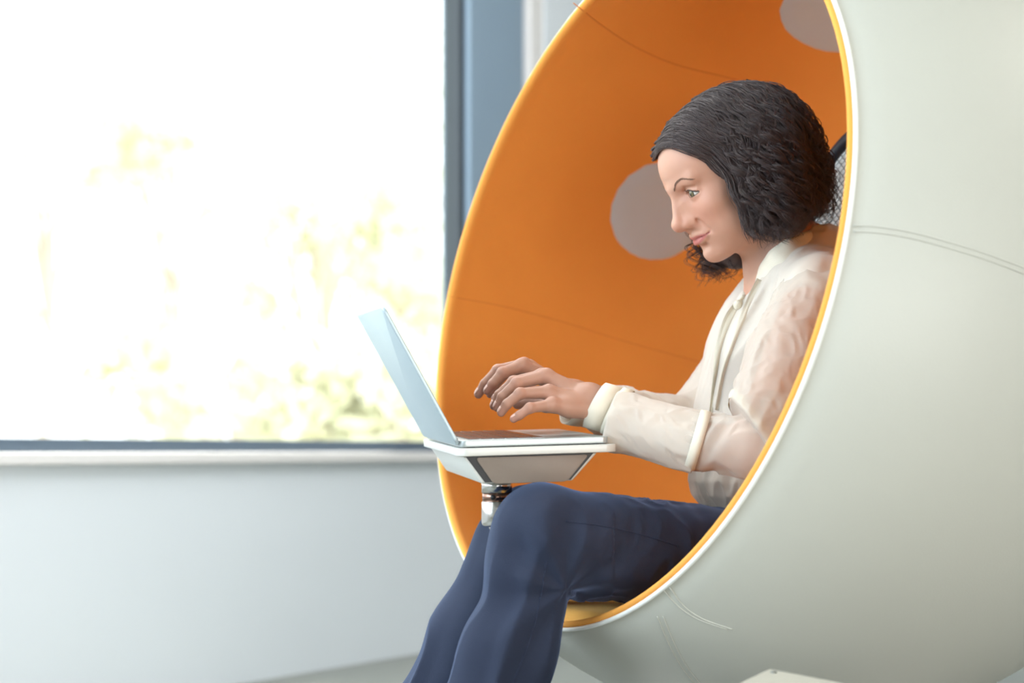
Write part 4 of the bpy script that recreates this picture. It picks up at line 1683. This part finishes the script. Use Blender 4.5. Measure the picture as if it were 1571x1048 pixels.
def lock(u, depth, r, curl, wl, clump_n, spread, length=1.0, start=0.0, jit=0.004, rad=0.00062):
    i = min(int(u), len(GD) - 2)
    t = u - i
    G = GD[i] * (1 - t) + GD[i + 1] * t
    n = 50
    s = start + (length - start) * np.linspace(0, 1, n)
    idx = s * 32
    i0 = np.clip(idx.astype(int), 0, 31)
    fr = (idx - i0)[:, None]
    P = G[i0] * (1 - fr) + G[i0 + 1] * fr
    T = np.gradient(P, axis=0)
    T /= np.linalg.norm(T, axis=1)[:, None] + 1e-9
    O = P - HAIRC
    O -= T * np.einsum('ij,ij->i', O, T)[:, None]
    O /= np.linalg.norm(O, axis=1)[:, None] + 1e-9
    B = np.cross(T, O)
    P = P + O * depth * np.sin(np.clip(s * 1.8 + 0.1, 0, 1) * np.pi / 2)[:, None]
    L = np.concatenate([[0], np.cumsum(np.linalg.norm(np.diff(P, axis=0), axis=1))])
    ph = 3.2 * math.sin(u * 1.7) + r.normal() * 0.5
    amp = curl * np.clip(s * 1.9 - 0.25, 0.05, 1) ** 1.1
    w = 2 * np.pi * L / wl + ph + 0.8 * np.sin(L * 40 + ph)
    P = P + (O * np.sin(w)[:, None] * 0.75 + B * np.cos(w)[:, None] * 1.1) * amp[:, None]
    P = P + B * (r.normal() * jit) + O * (r.normal() * jit * 0.3)
    Q = (P - HC) @ HR.T / HS
    rr_ = np.array([0.094, 0.072, 0.073])
    for _ in range(2):
        a_ = (Q - [-0.014, 0, 0.030]) / rr_
        k0 = np.linalg.norm(a_, axis=1)
        need = 1 + (0.009 + 0.006 * (depth + 0.016) / 0.022) / 0.08
        up_ = np.maximum(need / np.maximum(k0, 0.3), 1) * 1.0
        Q = [-0.014, 0, 0.030] + (Q - [-0.014, 0, 0.030]) * up_[:, None]
    P = HC + HS * Q @ HR
    out = []
    for k in range(clump_n):
        a = r.uniform(0, 2 * np.pi)
        q = math.sqrt(r.uniform(0, 1)) * spread
        sp = q * (0.55 + 0.45 * np.sin(np.clip(s, 0, 1) * np.pi * 0.9 + 0.2) + 0.25 * s)
        tw = a + 1.6 * s * r.uniform(-1, 1)
        f_ = 0.0006 * np.sin(L * r.uniform(90, 200) + r.uniform(0, 6))
        Q = P + O * (np.cos(tw) * sp * 0.7 + f_)[:, None] + B * (np.sin(tw) * sp + f_)[:, None]
        m = n - int(r.uniform(0, 4))
        out.append((Q[:m], rad))
    return out


def strands_mesh(name, S, m):
    V, Fq, o = [], [], 0
    for P, rad in S:
        n = len(P)
        T = np.gradient(P, axis=0)
        A = np.cross(T, (0.3, 0.5, 0.8))
        A /= np.linalg.norm(A, axis=1)[:, None] + 1e-9
        B = np.cross(A, T)
        B /= np.linalg.norm(B, axis=1)[:, None] + 1e-9
        rr = (rad * np.concatenate([np.linspace(0.8, 1, n // 3), np.linspace(1, 0.15, n - n // 3)]))[:, None]
        ring = np.stack([P + A * rr, P + (-0.5 * A + 0.87 * B) * rr, P + (-0.5 * A - 0.87 * B) * rr], 1).reshape(-1, 3)
        V.append(ring)
        i = np.arange(n - 1)[:, None] * 3
        for a_, b_ in ((0, 1), (1, 2), (2, 0)):
            Fq.append(np.concatenate([i + a_, i + b_, i + 3 + b_, i + 3 + a_], 1) + o)
        o += 3 * n
    V = np.concatenate(V)
    return mesh_obj(name, V, np.concatenate(Fq), m, woman)


rh = np.random.default_rng(11)
S = []
for k in range(400):
    u = rh.uniform(0, len(GD) - 1.001)
    if u > 7.5 and rh.uniform() < 0.3:
        u = rh.uniform(0, 7.5)
    front = u < 1.0
    S += lock(u, rh.uniform(-0.016, 0.006), rh, (0.0018 if front else 0.0078) * rh.uniform(0.7, 1.4), rh.uniform(0.048, 0.064), 12, 0.0042, rh.uniform(0.84, 1.03), 0.0, 0.006)
# loose flyaway curls
for k in range(90):
    u = rh.uniform(1.5, len(GD) - 1.001)
    S += lock(u, rh.uniform(0.006, 0.015), rh, rh.uniform(0.006, 0.011), rh.uniform(0.022, 0.04), 3, 0.002, rh.uniform(0.9, 1.06), rh.uniform(0.0, 0.3), 0.008, 0.00042)
for k in range(60):
    u = rh.uniform(9.8, len(GD) - 1.001)
    S += lock(u, rh.uniform(-0.004, 0.012), rh, rh.uniform(0.006, 0.010), rh.uniform(0.025, 0.04), 6, 0.003, rh.uniform(0.95, 1.05), 0.3, 0.008, 0.00045)


def f_hairbase(P):
    Q = toL(P)
    d = ell(Q, (-0.015, 0, 0.031), (0.100, 0.078, 0.080))
    # remove in front of the hairline
    face = ell(Q, (0.092, 0, -0.045), (0.080, 0.092, 0.112))
    d = smax(d, -face, 0.01)
    for c, r in (((1205, 215, 2.355), 0.040), ((1198, 268, 2.355), 0.040), ((1205, 310, 2.35), 0.034), ((1198, 250, 2.42), 0.046), ((1198, 308, 2.43), 0.040), ((1170, 300, 2.345), 0.024), ((1185, 325, 2.345), 0.024), ((1205, 330, 2.355), 0.027)):
        d = smin(d, sph(P, at(*c), r), 0.03)
    for c, r in (((1120, 330, 2.485), 0.018), ((1108, 385, 2.478), 0.014), ((1132, 385, 2.485), 0.026), ((1160, 300, 2.49), 0.03)):
        d = smin(d, sph(P, at(*c), r), 0.03)
    return (d * 0.9).astype(f32)


v, f = nets(f_hairbase, (0.18, 2.25, CAMH + 0.24), (0.50, 2.56, CAMH + 0.54), 0.003)
hb = mesh_obj('hair', v, f, M['hair'], woman)
o = strands_mesh('hair_strands', S, M['hair'])
o['kind'] = 'stuff'
